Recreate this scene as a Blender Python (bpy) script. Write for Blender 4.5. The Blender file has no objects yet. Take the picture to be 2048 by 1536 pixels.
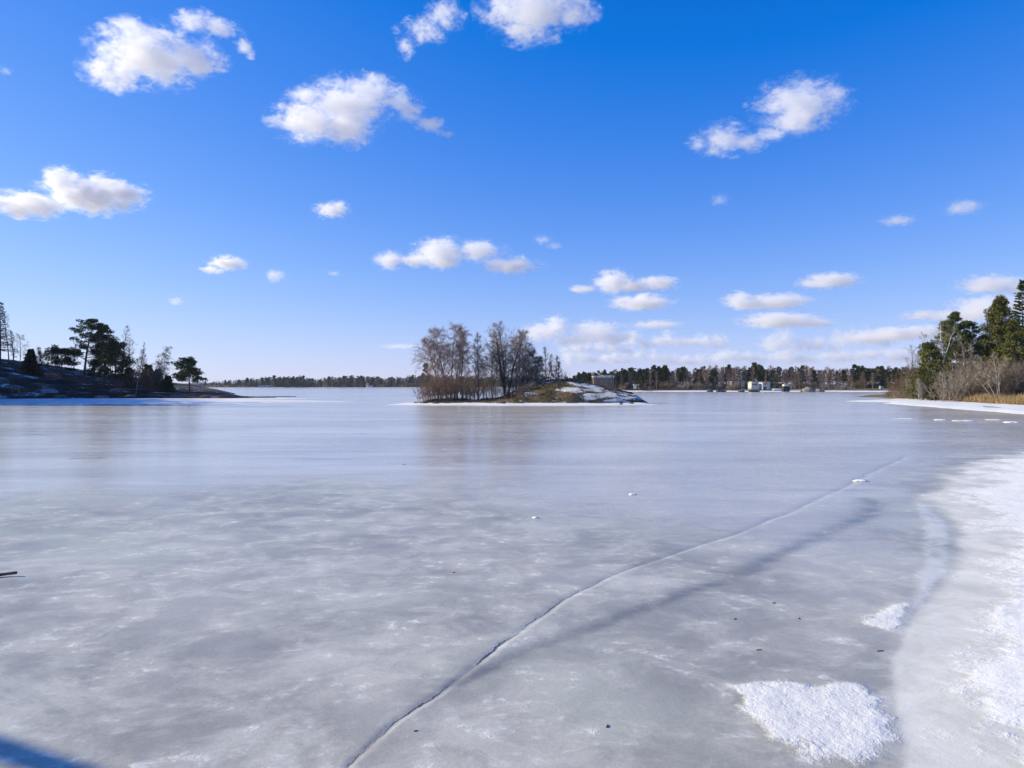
import bpy, math, random
import numpy as np
from mathutils import Vector, Matrix, noise

S = bpy.context.scene
COL = S.collection

# ------------------------------------------------------------------ camera, sky, sun, exposure
F = 1462.0            # focal length in photograph pixels (photograph 2048 wide)
CAMZ = 2.5
cam = bpy.data.cameras.new('camera')
cam.sensor_width = 36.0
cam.lens = 36.0 * F / 2048.0
cam.clip_start = 0.1
cam.clip_end = 90000.0
camera = bpy.data.objects.new('camera', cam)
COL.objects.link(camera)
camera.location = (0, 0, CAMZ)
camera.rotation_euler = (math.radians(90.157), 0, 0)
S.camera = camera

SUN_EL = 25.0
SUN_AZ = -83.0        # degrees from +Y (negative is to the left)
world = bpy.data.worlds.new('World')
S.world = world
world.use_nodes = True
nt = world.node_tree
bg = nt.nodes['Background']
sky = nt.nodes.new('ShaderNodeTexSky')
sky.sky_type = 'NISHITA'
sky.sun_disc = False
sky.sun_elevation = math.radians(SUN_EL)
sky.sun_rotation = math.radians(SUN_AZ)
sky.air_density = 1.0
sky.dust_density = 0.0
sky.ozone_density = 4.0


def wmath(op, a, b=None):
    n = nt.nodes.new('ShaderNodeMath')
    n.operation = op
    for i, v in enumerate((a, b)):
        if v is None:
            continue
        if isinstance(v, (int, float)):
            n.inputs[i].default_value = v
        else:
            nt.links.new(v, n.inputs[i])
    return n.outputs[0]


# the photograph is strongly graded: one colour grade for the whole sky, per channel
sep = nt.nodes.new('ShaderNodeSeparateColor')
nt.links.new(sky.outputs[0], sep.inputs[0])


def shoulder(v, a):
    q = wmath('POWER', wmath('DIVIDE', v, a), 2.0)
    return wmath('DIVIDE', v, wmath('SQRT', wmath('ADD', q, 1.0)))


red = wmath('MULTIPLY', wmath('MAXIMUM', wmath('SUBTRACT', sep.outputs[0], 0.86), 0.012), 0.88)
grn = wmath('MULTIPLY', wmath('POWER', sep.outputs[1], 1.2), 0.50)
blu = wmath('MULTIPLY', sep.outputs[2], 1.45)
comb = nt.nodes.new('ShaderNodeCombineColor')
nt.links.new(shoulder(red, 4.6), comb.inputs[0])
nt.links.new(shoulder(grn, 5.4), comb.inputs[1])
nt.links.new(shoulder(blu, 6.2), comb.inputs[2])
nt.links.new(comb.outputs[0], bg.inputs[0])
bg.inputs[1].default_value = 0.15

sun = bpy.data.lights.new('sun', 'SUN')
sun.energy = 4.8
sun.angle = math.radians(0.5)
sun.color = (1.0, 0.885, 0.60)
sun_ob = bpy.data.objects.new('sun', sun)
COL.objects.link(sun_ob)
TO_SUN = Vector((math.sin(math.radians(SUN_AZ)) * math.cos(math.radians(SUN_EL)),
                 math.cos(math.radians(SUN_AZ)) * math.cos(math.radians(SUN_EL)),
                 math.sin(math.radians(SUN_EL))))
sun_ob.rotation_euler = TO_SUN.to_track_quat('Z', 'Y').to_euler()
sun_ob.location = TO_SUN * 200

S.view_settings.view_transform = 'Standard'
S.view_settings.look = 'None'
S.view_settings.exposure = 0.4
S.view_settings.gamma = 1.0
S.view_settings.use_curve_mapping = False
S.render.engine = 'CYCLES'
S.cycles.use_denoising = True
S.cycles.max_bounces = 10
S.cycles.diffuse_bounces = 2
S.cycles.glossy_bounces = 2
S.cycles.transparent_max_bounces = 8
S.cycles.volume_bounces = 8
S.cycles.volume_step_rate = 1.0
S.cycles.volume_max_steps = 64


# ------------------------------------------------------------------ helpers
def gx(px, d):
    return (px - 1024.0) / F * d


def gz(py, d):
    return CAMZ - (py - 772.0) / F * d


def gd(py):
    return F * CAMZ / (py - 772.0)


def ground(px, py):
    d = gd(py)
    return gx(px, d), d


def tag(o, label=None, cat=None, group=None, kind=None):
    for k, v in (('label', label), ('category', cat), ('group', group), ('kind', kind)):
        if v:
            o[k] = v
    return o


def empty(name, loc=(0, 0, 0), rz=0.0):
    o = bpy.data.objects.new(name, None)
    o.empty_display_size = 0.1
    o.location = loc
    o.rotation_euler = (0, 0, rz)
    COL.objects.link(o)
    return o


def mesh_from(name, v, f, mat=None, smooth=False):
    me = bpy.data.meshes.new(name)
    v = np.asarray(v, dtype=np.float32).reshape(-1, 3)
    me.vertices.add(len(v))
    me.vertices.foreach_set('co', v.ravel())
    if isinstance(f, np.ndarray):
        n = f.shape[1]
        me.loops.add(f.size)
        me.loops.foreach_set('vertex_index', f.astype(np.int32).ravel())
        me.polygons.add(len(f))
        me.polygons.foreach_set('loop_start', np.arange(0, f.size, n, dtype=np.int32))
    else:
        tot = sum(len(q) for q in f)
        me.loops.add(tot)
        me.loops.foreach_set('vertex_index', np.array([i for q in f for i in q], dtype=np.int32))
        me.polygons.add(len(f))
        st = np.cumsum([0] + [len(q) for q in f[:-1]]).astype(np.int32)
        me.polygons.foreach_set('loop_start', st)
    me.update(calc_edges=True)
    me.validate()
    me.polygons.foreach_set('use_smooth', np.full(len(me.polygons), bool(smooth)))
    if mat:
        me.materials.append(mat)
    return me


def link(name, me, parent=None, loc=None):
    o = bpy.data.objects.new(name, me)
    COL.objects.link(o)
    if parent:
        o.parent = parent
    if loc is not None:
        o.location = loc
    return o


class NT:
    """small material builder"""
    def __init__(self, name):
        self.m = bpy.data.materials.new(name)
        self.m.use_nodes = True
        self.t = self.m.node_tree
        self.b = self.t.nodes['Principled BSDF']
        self.out = self.t.nodes['Material Output']

    def n(self, typ, **kw):
        node = self.t.nodes.new(typ)
        for k, v in kw.items():
            setattr(node, k, v)
        return node

    def put(self, sock, v):
        if isinstance(v, bpy.types.NodeSocket):
            self.t.links.new(v, sock)
        elif isinstance(v, (tuple, list)) and len(v) == 3 and sock.type == 'RGBA':
            sock.default_value = (*v, 1)
        else:
            sock.default_value = v

    def math(self, op, a, b=None, c=None, clamp=False):
        n = self.n('ShaderNodeMath', operation=op, use_clamp=clamp)
        for i, v in enumerate((a, b, c)):
            if v is not None:
                self.put(n.inputs[i], v)
        return n.outputs[0]

    def pos(self, scale=(1, 1, 1), obj=False):
        if obj:
            src = self.n('ShaderNodeTexCoord').outputs['Object']
        else:
            src = self.n('ShaderNodeNewGeometry').outputs['Position']
        mp = self.n('ShaderNodeMapping')
        self.put(mp.inputs['Scale'], scale)
        self.t.links.new(src, mp.inputs['Vector'])
        return mp.outputs[0]

    def noise(self, vec, scale, detail=4.0, rough=0.55, dist=0.0):
        n = self.n('ShaderNodeTexNoise')
        self.t.links.new(vec, n.inputs['Vector'])
        n.inputs['Scale'].default_value = scale
        n.inputs['Detail'].default_value = detail
        n.inputs['Roughness'].default_value = rough
        n.inputs['Distortion'].default_value = dist
        return n.outputs['Fac']

    def ss(self, v, lo, hi):
        n = self.n('ShaderNodeMapRange', interpolation_type='SMOOTHSTEP')
        self.put(n.inputs[0], v)
        self.put(n.inputs[1], lo)
        self.put(n.inputs[2], hi)
        return n.outputs[0]

    def lerp(self, v, a, b):
        n = self.n('ShaderNodeMapRange')
        self.put(n.inputs[0], v)
        n.inputs[3].default_value = a
        n.inputs[4].default_value = b
        return n.outputs[0]

    def mix(self, f, a, b):
        n = self.n('ShaderNodeMix', data_type='RGBA')
        self.put(n.inputs[0], f)
        self.put(n.inputs[6], a)
        self.put(n.inputs[7], b)
        return n.outputs[2]

    def attr(self, name, typ='GEOMETRY'):
        n = self.n('ShaderNodeAttribute', attribute_name=name, attribute_type=typ)
        return n.outputs['Fac']

    def bump(self, h, strength=0.5, dist=0.1):
        n = self.n('ShaderNodeBump')
        self.put(n.inputs['Height'], h)
        self.put(n.inputs['Strength'], strength)
        n.inputs['Distance'].default_value = dist
        self.t.links.new(n.outputs[0], self.b.inputs['Normal'])

    def col(self, c):
        self.put(self.b.inputs['Base Color'], c)

    def rough(self, r):
        self.put(self.b.inputs['Roughness'], r)

    def spec(self, r):
        self.put(self.b.inputs['Specular IOR Level'], r)


def random_shade(M, base, var=0.25):
    """per-object brightness variation of a base colour"""
    r = M.n('ShaderNodeObjectInfo').outputs['Random']
    return M.mix(r, tuple(c * (1 - var) for c in base), tuple(min(1, c * (1 + var)) for c in base))


# ------------------------------------------------------------------ clouds
# every cloud hangs at its own real distance (flat base about 1,100 m up); lobes are (x, y, rx, ry) in photograph pixels
def cloud_material(lobes3, tau_per_unit, wisp, seed, flat):
    """vapour whose density falls off from each lobe's middle and is frayed by noise"""
    M = NT('cloud_vapour')
    M.t.nodes.remove(M.b)
    tex = M.n('ShaderNodeTexCoord').outputs['Object']
    mp = M.n('ShaderNodeMapping')
    M.t.links.new(tex, mp.inputs['Vector'])
    mp.inputs['Location'].default_value = (seed * 3.7, seed * 1.9, seed * 0.7)
    sx = min(2.2, max(1.0, flat ** .5 * .75))
    mp.inputs['Scale'].default_value = (sx, sx, min(5.5, max(1.0, .8 * flat)))
    big = M.noise(mp.outputs[0], 1.7, 2.0, 0.5, 0.4)
    fine = M.noise(mp.outputs[0], 4.6, 7.0, 0.68, 1.0)
    field = None
    for (c, r) in lobes3:
        v = M.n('ShaderNodeVectorMath', operation='MULTIPLY_ADD')
        M.t.links.new(tex, v.inputs[0])
        v.inputs[1].default_value = [1.0 / q for q in r]
        v.inputs[2].default_value = [-p / q for p, q in zip(c, r)]
        ln = M.n('ShaderNodeVectorMath', operation='LENGTH')
        M.t.links.new(v.outputs[0], ln.inputs[0])
        q = M.math('SUBTRACT', 1.0, ln.outputs['Value'])
        field = q if field is None else M.math('SMOOTH_MAX', field, q, 0.22)
    f = M.math('ADD', field, M.math('MULTIPLY', M.math('SUBTRACT', big, 0.5), 3.4 * wisp + 0.6))
    f = M.math('ADD', f, M.math('MULTIPLY', M.math('SUBTRACT', fine, 0.5), 5.6 * wisp + 0.7))
    d = M.ss(f, 0.04, 1.25)
    pv = M.n('ShaderNodeVolumeScatter')
    M.put(pv.inputs['Color'], (0.998, 0.998, 0.998))
    M.put(pv.inputs['Density'], M.math('MULTIPLY', d, tau_per_unit))
    pv.inputs['Anisotropy'].default_value = 0.3
    M.t.links.new(pv.outputs[0], M.out.inputs['Volume'])
    return M.m


def ico(sub):
    import bmesh
    bm = bmesh.new()
    bmesh.ops.create_icosphere(bm, subdivisions=sub, radius=1.0)
    v = np.array([p.co[:] for p in bm.verts])
    f = np.array([[q.index for q in p.verts] for p in bm.faces])
    bm.free()
    return v, f


ICO2 = ico(3)


def remeshed(v, f, voxel):
    me = mesh_from('tmp', v, f)
    o = bpy.data.objects.new('tmp', me)
    COL.objects.link(o)
    m = o.modifiers.new('r', 'REMESH')
    m.mode = 'VOXEL'
    m.voxel_size = voxel
    dg = bpy.context.evaluated_depsgraph_get()
    e = o.evaluated_get(dg)
    out = bpy.data.meshes.new_from_object(e)
    bpy.data.objects.remove(o)
    bpy.data.meshes.remove(me)
    return out


def cloud(label, lobes, tau, wisp=0.35, seed=0, base_alt=1100.0):
    rnd = random.Random(seed)
    cx = sum(l[0] * l[2] for l in lobes) / sum(l[2] for l in lobes)
    cy = sum(l[1] * l[2] for l in lobes) / sum(l[2] for l in lobes)
    el = math.atan((772.0 - cy) / F)
    d = min(base_alt / math.tan(el), 26000.0)
    k = d / F                                    # metres per photograph pixel there
    R = max(l[2] for l in lobes)
    size = max(l[0] + l[2] for l in lobes) - min(l[0] - l[2] for l in lobes)
    vs, fs, off, l3 = [], [], 0, []
    for (x, y, rx, ry) in lobes:
        c = ((x - cx) / R, rnd.uniform(-0.2, 0.2), -(y - cy) / R)
        r = (rx * 1.12 / R, (0.75 * rx + 0.25 * ry) * 1.12 / R, ry * 1.12 / R)
        l3.append((c, r))
        vs.append(ICO2[0] * (np.array(r) * 1.3) + np.array(c))
        fs.append(ICO2[1] + off)
        off += len(ICO2[0])
    me = remeshed(np.concatenate(vs), np.concatenate(fs), size / R / 30.0)
    me.materials.clear()
    sc = R * k
    ry = sum(l[3] * l[2] for l in lobes) / sum(l[2] for l in lobes)
    me.materials.append(cloud_material(l3, tau * .85 / (ry * k), wisp, seed, R / ry))
    o = link('cloud', me, loc=(gx(cx, d), d, gz(cy, d)))
    o.scale = (sc, sc, sc)                       # one unit of the cloud's own space is its widest lobe
    tag(o, label, 'cloud', 'clouds in the blue sky')
    return o


CLOUDS = [
    ('large white cloud with a ragged arc, in the upper left corner of the sky',
     [(300, 116, 88, 46), (225, 142, 52, 34), (385, 116, 56, 32), (252, 48, 32, 16), (300, 66, 26, 14), (395, 50, 44, 16), (448, 62, 32, 14), (484, 86, 18, 15), (504, 112, 10, 12)], 2.7, .40),
    ('thin ragged wisp of cloud at the top edge, left of the big white one',
     [(890, 32, 36, 24), (852, 62, 38, 20), (810, 92, 18, 22), (795, 60, 10, 12)], 1.3, .5),
    ('bright cloud cut off by the top edge of the sky',
     [(1060, 16, 85, 48), (1040, 58, 34, 26), (1150, 18, 44, 26)], 3.0, .4),
    ('broad fluffy cloud with a trailing right arm, above the island to the left',
     [(690, 208, 74, 46), (615, 238, 68, 36), (612, 192, 36, 20), (690, 264, 54, 26), (742, 186, 46, 28), (788, 192, 38, 24), (825, 222, 32, 19), (858, 246, 28, 13), (892, 268, 16, 7)], 2.8, .38),
    ('pale two-part cloud with a thin tail, alone in the right of the sky',
     [(1600, 208, 80, 38), (1590, 246, 56, 22), (1668, 188, 24, 20), (1440, 285, 42, 32), (1490, 286, 42, 14), (1540, 270, 30, 14), (1392, 292, 24, 14)], 1.6, .4),
    ('bright peaked cloud entering from the left edge',
     [(125, 366, 32, 30), (180, 386, 85, 32), (250, 389, 42, 18), (60, 408, 66, 22), (-20, 408, 50, 18), (45, 428, 28, 10)], 4.5, .3),
    ('small lone puff of cloud midway above the left lake', [(662, 420, 32, 14), (680, 412, 16, 10)], 2.5, .3),
    ('small curved cloud with a faint tail over the left shore', [(455, 526, 34, 13), (425, 540, 22, 8)], 3.0, .3),
    ('small round grey puff right of the curved cloud', [(552, 552, 22, 14)], 1.1, .3),
    ('tiny pale puff low over the left pines', [(352, 603, 14, 8)], .8, .3),
    ('tiny faint puff left of the long grey cloud', [(668, 547, 13, 6)], .35, .3),
    ('long grey cloud of several humps above the island',
     [(780, 522, 30, 20), (880, 504, 52, 28), (880, 522, 40, 16), (955, 500, 48, 20), (830, 522, 40, 13), (1022, 532, 56, 16)], 3.0, .25),
    ('bright-headed cloud with grey wings right of the island trees',
     [(1228, 562, 38, 24), (1310, 567, 42, 14), (1165, 578, 28, 8), (1265, 574, 40, 12)], 3.5, .25),
    ('flat oval cloud just under the bright-headed one', [(1280, 606, 62, 14), (1295, 598, 30, 12)], 3.0, .25),
    ('flat two-humped grey cloud above the far right forest', [(1480, 600, 34, 17), (1560, 602, 62, 15), (1510, 606, 50, 12)], 2.8, .25),
    ('flat grey cloud highest of those over the far right forest', [(1660, 562, 56, 15), (1630, 568, 36, 9)], 2.2, .25),
    ('long flat cloud under the two-humped grey one', [(1560, 640, 76, 15), (1620, 646, 50, 9)], 2.5, .25),
    ('bright crowned cloud bank low behind the island trees',
     [(1110, 652, 28, 22), (1090, 664, 46, 18), (1190, 664, 52, 22), (1150, 680, 44, 12), (1225, 680, 34, 12), (1250, 672, 26, 10)], 2.2, .35),
    ('bright flat-topped bank beside the right pines', [(1790, 668, 66, 14), (1850, 664, 50, 14), (1730, 676, 50, 9)], 3.0, .25),
    ('grey cloud half hidden behind the right pines, upper one', [(1990, 566, 62, 18), (2040, 574, 50, 16)], 2.2, .25),
    ('pale cloud half hidden behind the right pines, lower one', [(2000, 612, 80, 24), (1930, 630, 60, 14), (2060, 610, 60, 20)], 2.6, .25),
    ('faint grey wisp left of the right pines', [(1850, 630, 44, 11)], 1.2, .3),
    ('small faint mauve cloud in the right sky, lower of a pair', [(1796, 441, 34, 11)], .6, .3),
    ('small faint mauve cloud in the right sky, upper of a pair', [(1930, 414, 38, 15)], .7, .3),
    ('very small faint cloud under the two-part cloud', [(1440, 400, 20, 12)], 0.4, .3),
    ('slanting faint grey wisp above the bright-headed cloud', [(1085, 480, 18, 10), (1108, 492, 18, 7)], 0.4, .3),
    ('faint grey streak left of the island trees', [(800, 693, 42, 6)], 0.35, .3),
    ('faint small wisp at the left edge of the upper sky', [(10, 141, 14, 8)], 0.25, .3),
    ('thin grey streak between the crowned bank and the grey bank', [(1310, 650, 50, 8)], 1.2, .3),
]


def humps(x0, x1, y, h, n, seed):
    """a ragged bank: a row of unequal small lobes on a common base"""
    r = random.Random(seed)
    out = []
    for k in range(n):
        x = x0 + (x1 - x0) * (k + r.uniform(.2, .8)) / n
        ry = h * r.uniform(.6, 1.3)
        out.append((x, y - ry * .6 + r.uniform(-.25, .25) * h, (x1 - x0) / n * r.uniform(.6, 1.15), ry))
    return out


CLOUDS += [
    ('low ragged bank just above the far forest, right behind the islet mound', humps(1130, 1290, 722, 15, 7, 1), 2.0, .35),
    ('low ragged bank above the brown birch stretch of the far forest', humps(1290, 1450, 726, 13, 7, 2), 2.0, .35),
    ('low ragged bank above the jetties and the white house', humps(1450, 1640, 722, 15, 7, 3), 2.0, .35),
    ('low ragged bank above the guard rail, touching the right pines', humps(1640, 1850, 718, 15, 7, 4), 2.0, .35),
    ('lumpy mauve bank above the white house', humps(1530, 1680, 697, 20, 6, 5), 2.0, .35),
    ('lumpy mauve bank left of the bright flat-topped one', humps(1660, 1790, 688, 18, 5, 6), 2.0, .35),
    ('broken lumpy bank under the crowned one behind the islet', humps(1120, 1260, 704, 13, 6, 7), 2.0, .35),
    ('broken grey bank right of the crowned one', humps(1255, 1450, 692, 15, 8, 8), 2.0, .35),
]
for i, (lab, lobes, tau, wisp) in enumerate(CLOUDS):
    cloud(lab, lobes, tau, wisp, seed=i + 3)


# ------------------------------------------------------------------ the frozen lake
def fbm(x, y, seed=0.0, octs=4, base=1.0):
    """cheap value noise on numpy arrays"""
    out = np.zeros_like(x, dtype=np.float64)
    amp, fr, tot = 1.0, base, 0.0
    rs = np.random.RandomState(int(seed * 97) + 5)
    tab = rs.rand(256, 256)
    for k in range(octs):
        X, Y = x * fr + 17.3 * k + seed, y * fr + 9.1 * k - seed
        xi, yi = np.floor(X).astype(np.int64), np.floor(Y).astype(np.int64)
        fx, fy = X - xi, Y - yi
        fx, fy = fx * fx * (3 - 2 * fx), fy * fy * (3 - 2 * fy)
        g = lambda i, j: tab[(xi + i) & 255, (yi + j) & 255]
        v = (g(0, 0) * (1 - fx) + g(1, 0) * fx) * (1 - fy) + (g(0, 1) * (1 - fx) + g(1, 1) * fx) * fy
        out += amp * v
        tot += amp
        amp *= 0.5
        fr *= 2.03
    return out / tot


def sstep(v, lo, hi):
    t = np.clip((v - lo) / (hi - lo), 0, 1)
    return t * t * (3 - 2 * t)


def to_ground(pts):
    return np.array([ground(px, py) for px, py in pts])


def line_dist(x, y, poly):
    """distance to a polyline and the fraction along it"""
    best = np.full(x.shape, 1e9)
    side = np.zeros(x.shape)
    along = np.zeros(x.shape)
    n = len(poly) - 1
    for i in range(n):
        ax, ay = poly[i]
        bx, by = poly[i + 1]
        dx, dy = bx - ax, by - ay
        L2 = dx * dx + dy * dy
        t = np.clip(((x - ax) * dx + (y - ay) * dy) / L2, 0, 1)
        d = np.hypot(x - ax - t * dx, y - ay - t * dy)
        s = np.sign((x - ax) * dy - (y - ay) * dx)
        m = d < best
        best = np.where(m, d, best)
        side = np.where(m, s, side)
        along = np.where(m, (i + t) / n, along)
    return best, side, along


def poly_sd(x, y, poly):
    """signed distance to a closed outline, positive inside"""
    inside = np.zeros(x.shape, dtype=bool)
    n = len(poly)
    d = np.full(x.shape, 1e9)
    for i in range(n):
        ax, ay = poly[i]
        bx, by = poly[(i + 1) % n]
        dx, dy = bx - ax, by - ay
        t = np.clip(((x - ax) * dx + (y - ay) * dy) / (dx * dx + dy * dy + 1e-12), 0, 1)
        d = np.minimum(d, np.hypot(x - ax - t * dx, y - ay - t * dy))
        c = ((ay > y) != (by > y)) & (x < (bx - ax) * (y - ay) / (by - ay + 1e-12) + ax)
        inside ^= c
    return np.where(inside, d, -d)


CRACK = to_ground([(640, 1600), (700, 1528), (790, 1440), (880, 1385), (950, 1330), (1020, 1275), (1085, 1228), (1130, 1195), (1210, 1155),
                   (1350, 1105), (1480, 1062), (1600, 1015), (1690, 972), (1750, 940), (1810, 912)])
MELT = to_ground([(870, 1392), (960, 1345), (1080, 1292), (1190, 1250), (1290, 1215), (1400, 1175), (1500, 1140), (1580, 1100),
                  (1660, 1062), (1720, 1035), (1745, 1018), (1735, 1000)])
SNOW_EDGE = to_ground([(1815, 1620), (1800, 1500), (1785, 1400), (1778, 1320), (1800, 1275), (1840, 1215), (1880, 1160), (1902, 1110),
                       (1898, 1060), (1870, 1025), (1830, 1000), (1860, 960), (1900, 930), (1960, 912), (2100, 896)])
RIM = to_ground([(1828, 1600), (1810, 1500), (1795, 1420), (1775, 1330), (1800, 1275), (1845, 1225), (1880, 1165), (1896, 1110), (1890, 1060), (1860, 1020),
                 (1830, 1005)])
PATCH_BIG = to_ground([(1455, 1372), (1520, 1362), (1570, 1356), (1620, 1372), (1680, 1362), (1725, 1368), (1755, 1400), (1778, 1440),
                       (1790, 1480), (1770, 1515), (1720, 1530), (1660, 1526), (1600, 1508), (1530, 1478), (1490, 1440), (1480, 1408)])
PATCH_SMALL = to_ground([(1716, 1248), (1750, 1225), (1790, 1208), (1824, 1204), (1828, 1225), (1812, 1250), (1790, 1266), (1752, 1256)])
SMOOTH_EDGE = to_ground([(-200, 1010), (0, 1015), (200, 1025), (420, 1022), (560, 985), (660, 962), (760, 985), (900, 1010), (1080, 1000)])
SHORE_SNOW = np.array([(-200, 95), (-110, 103), (-62, 101), (-42, 104), (-33, 113), (-38, 128), (-46, 142), (-56, 158), (-200, 160)], dtype=float)


RIM_BAND = to_ground([(1828, 1002), (1852, 1008), (1888, 1040), (1902, 1085), (1900, 1120), (1882, 1165), (1850, 1208), (1822, 1245), (1800, 1290),
                      (1790, 1275), (1812, 1225), (1832, 1180), (1845, 1120), (1846, 1070), (1838, 1030)])
SHADE_STREAKS = [to_ground(q) for q in ([(250, 815), (450, 814.5), (560, 813.5), (690, 813)], [(440, 795), (480, 799), (530, 802.5), (610, 804)], [(0, 826), (160, 827), (260, 825)],
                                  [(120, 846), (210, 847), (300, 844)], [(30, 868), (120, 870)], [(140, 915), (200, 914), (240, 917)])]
CALM = to_ground([(880, 1000), (1150, 1030), (1420, 1090), (1620, 1180), (1740, 1260), (1800, 1180), (1830, 1100), (1835, 1010), (1900, 930), (2150, 880), (2150, 850), (900, 850)])


def build_ice():
    rows = np.concatenate([[-400.0, -20.0, 0.0, 2.5], np.exp(np.linspace(math.log(3.4), math.log(160), 560)), np.exp(np.linspace(math.log(165), math.log(30000), 70))])
    u = np.concatenate([[-60, -12, -4, -2, -1.2, -0.95], np.linspace(-0.8, 0.8, 420), [0.95, 1.2, 2, 4, 12, 60]])
    scale = np.maximum(np.abs(rows), 3.4)
    X = u[None, :] * scale[:, None]
    Y = np.repeat(rows[:, None], len(u), 1)
    near = np.exp(-np.clip(Y, 0, None) / 60.0)
    # outlines wobble a little so that no edge is a clean curve
    wx = (fbm(X, Y, 1.0, 4, 1.3) - .5) * np.clip(Y / 40, .05, .5)
    wy = (fbm(X, Y, 2.0, 4, 1.3) - .5) * np.clip(Y / 25, .08, .8)
    d, s, t = line_dist(X + wx * .35, Y + wy * .25, CRACK)
    crack = d * s
    crack_on = (0.55 + 0.45 * np.sin(t * 37.0) * np.sin(t * 11.0 + 1)) * (1 - .9 * sstep(t, .40, .60))
    dm, sm, tm = line_dist(X + wx * .8, Y + wy * .6, MELT)
    wid = np.clip(Y * 0.015, .06, .36)
    melt_shade = np.exp(-(dm / wid) ** 2) * (0.75 + .5 * (fbm(X, Y, 3.0, 3, 1.0) - .5)) * sstep(tm, 0.0, 0.06)
    melt_far = np.exp(-(dm / (wid * 3)) ** 2) * .22
    # right-hand snow bank: distance inside the edge
    poly = np.concatenate([SNOW_EDGE, [(60, 30), (60, 0), (6, 0)]])
    bank = poly_sd(X + wx * .6, Y + wy * .5, poly)
    dr, sr, tr = line_dist(X + wx * .5, Y + wy * .4, RIM)
    rim = np.exp(-(dr / np.clip(Y * .009, .04, .16)) ** 2) * sstep(tr, 0, .03)
    big = poly_sd(X + wx * .7, Y + wy * .6, PATCH_BIG)
    small = poly_sd(X + wx * .5, Y + wy * .5, PATCH_SMALL)
    lump = fbm(X, Y, 4.0, 4, 6.0) - .5
    p1 = sstep(big + lump * .16, -.10, .16)
    p2 = sstep(small + lump * .16, -.08, .12)
    shore = poly_sd(X + (fbm(X * .12, Y, 5., 4, .35) - .5) * 40, Y + (fbm(X * .03, Y, 6., 4, .8) - .5) * 16, SHORE_SNOW)
    shore = sstep(shore, -2.0, 4.0)
    patch = np.clip(np.maximum(p1, p2), 0, 1)
    sl = sstep(bank + (fbm(X, Y, 14.0, 4, 1.6) - .5) * np.clip((Y - 8) * .07, .06, 1.6), -.02, 0.05 + np.clip(Y - 7, 0, 99) * .05)
    sn = sstep(bank + (fbm(X * .6 + Y * .2, Y, 7.0, 5, 1.0) - .5) * np.clip(Y * .10, .9, 3.0), np.clip(.35 - Y * .012, .0, .4), np.clip(.35 - Y * .012, .0, .4) + np.clip(Y * .12, 1.1, 2.2))
    # smooth wet sheet beyond the frosty near ice
    se = poly_sd(X, Y + (fbm(X, Y, 8.0, 4, .3) - .5) * 5, np.concatenate([SMOOTH_EDGE, [(30, 60), (200, 300), (-300, 300), (-60, 20)]]))
    smooth = np.maximum(sstep(se, -1.2, 4.0), sstep(Y, 20, 60))
    calm = poly_sd(X, Y + (fbm(X, Y, 12.0, 4, .5) - .5) * 3, CALM)
    smooth = np.maximum(smooth, .72 * sstep(calm, -1.0, 2.0))
    band = poly_sd(X + wx * .3, Y + wy * .4, RIM_BAND)
    rim = np.maximum(rim * .28, sstep(band + lump * .15, -.04, .10))
    for q in SHADE_STREAKS:  # tree shadows and reflections off the left shore, painted in alongside the melt line
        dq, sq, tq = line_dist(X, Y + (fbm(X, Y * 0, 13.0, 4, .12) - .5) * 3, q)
        melt_shade = np.maximum(melt_shade, .8 * np.exp(-(dq / np.clip(q[0][1] * .0085, .25, .8)) ** 2) * sstep(tq, 0, .15) * sstep(1 - tq, 0, .4))
    step = np.where((s > 0), np.exp(-d / .30), np.exp(-d / .10) * .15)
    Z = np.zeros_like(X)
    Z += 0.007 * step * crack_on * near * sstep(Y, 2.5, 4.0) * (d < 3)
    Z -= 0.012 * np.exp(-(d / np.clip(.005 * Y, .02, .2)) ** 2) * near * sstep(Y, 2.5, 4.0)
    Z -= 0.012 * melt_shade * near
    Z += 0.014 * patch * (0.6 + 1.2 * (fbm(X, Y, 9.0, 3, 9.0) - .2)) * near
    Z += 0.004 * rim * near * (1 - sl * .5)
    Z += (0.012 * sstep(bank, -.15, .6) + 0.04 * sn * (0.5 + fbm(X, Y, 10., 4, 1.6))) * (Y < 60)
    Z += 0.006 * (fbm(X, Y, 11., 3, 2.2) - .5) * near
    nr, nc = X.shape
    v = np.stack([X, Y, Z], -1).reshape(-1, 3)
    idx = np.arange(nr * nc).reshape(nr, nc)
    f = np.stack([idx[:-1, :-1], idx[:-1, 1:], idx[1:, 1:], idx[1:, :-1]], -1).reshape(-1, 4)
    M = NT('lake_ice')
    P = M.n('ShaderNodeNewGeometry').outputs['Position']
    sepn = M.n('ShaderNodeSeparateXYZ')
    M.t.links.new(P, sepn.inputs[0])
    yy = sepn.outputs[1]
    farm = M.ss(yy, 8.0, 45.0)
    v1 = M.pos((1, 1, 1))
    v2 = M.pos((0.7, 1.0, 1))
    big_n = M.noise(v1, 0.30, 5, .6, .4)
    mid_n = M.noise(v1, 1.3, 9, .68, .5)
    fine_n = M.noise(v2, 6.0, 5, .65, .3)
    grain = M.noise(v1, 45.0, 3, .6)
    streak = M.noise(M.pos((0.05, 0.17, 1)), 1.0, 6, .65, .4)
    streak2 = M.noise(M.pos((0.10, 0.7, 1)), 1.0, 5, .6, .4)
    a_sm, a_melt_shade, a_patch = M.attr('smooth_ice'), M.attr('melt_shade'), M.attr('patch')
    a_slush, a_snow, a_shore, a_rim = M.attr('slush'), M.attr('snow'), M.attr('shore_snow'), M.attr('rim')
    a_crack, a_on = M.attr('crack'), M.attr('crack_on')
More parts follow.
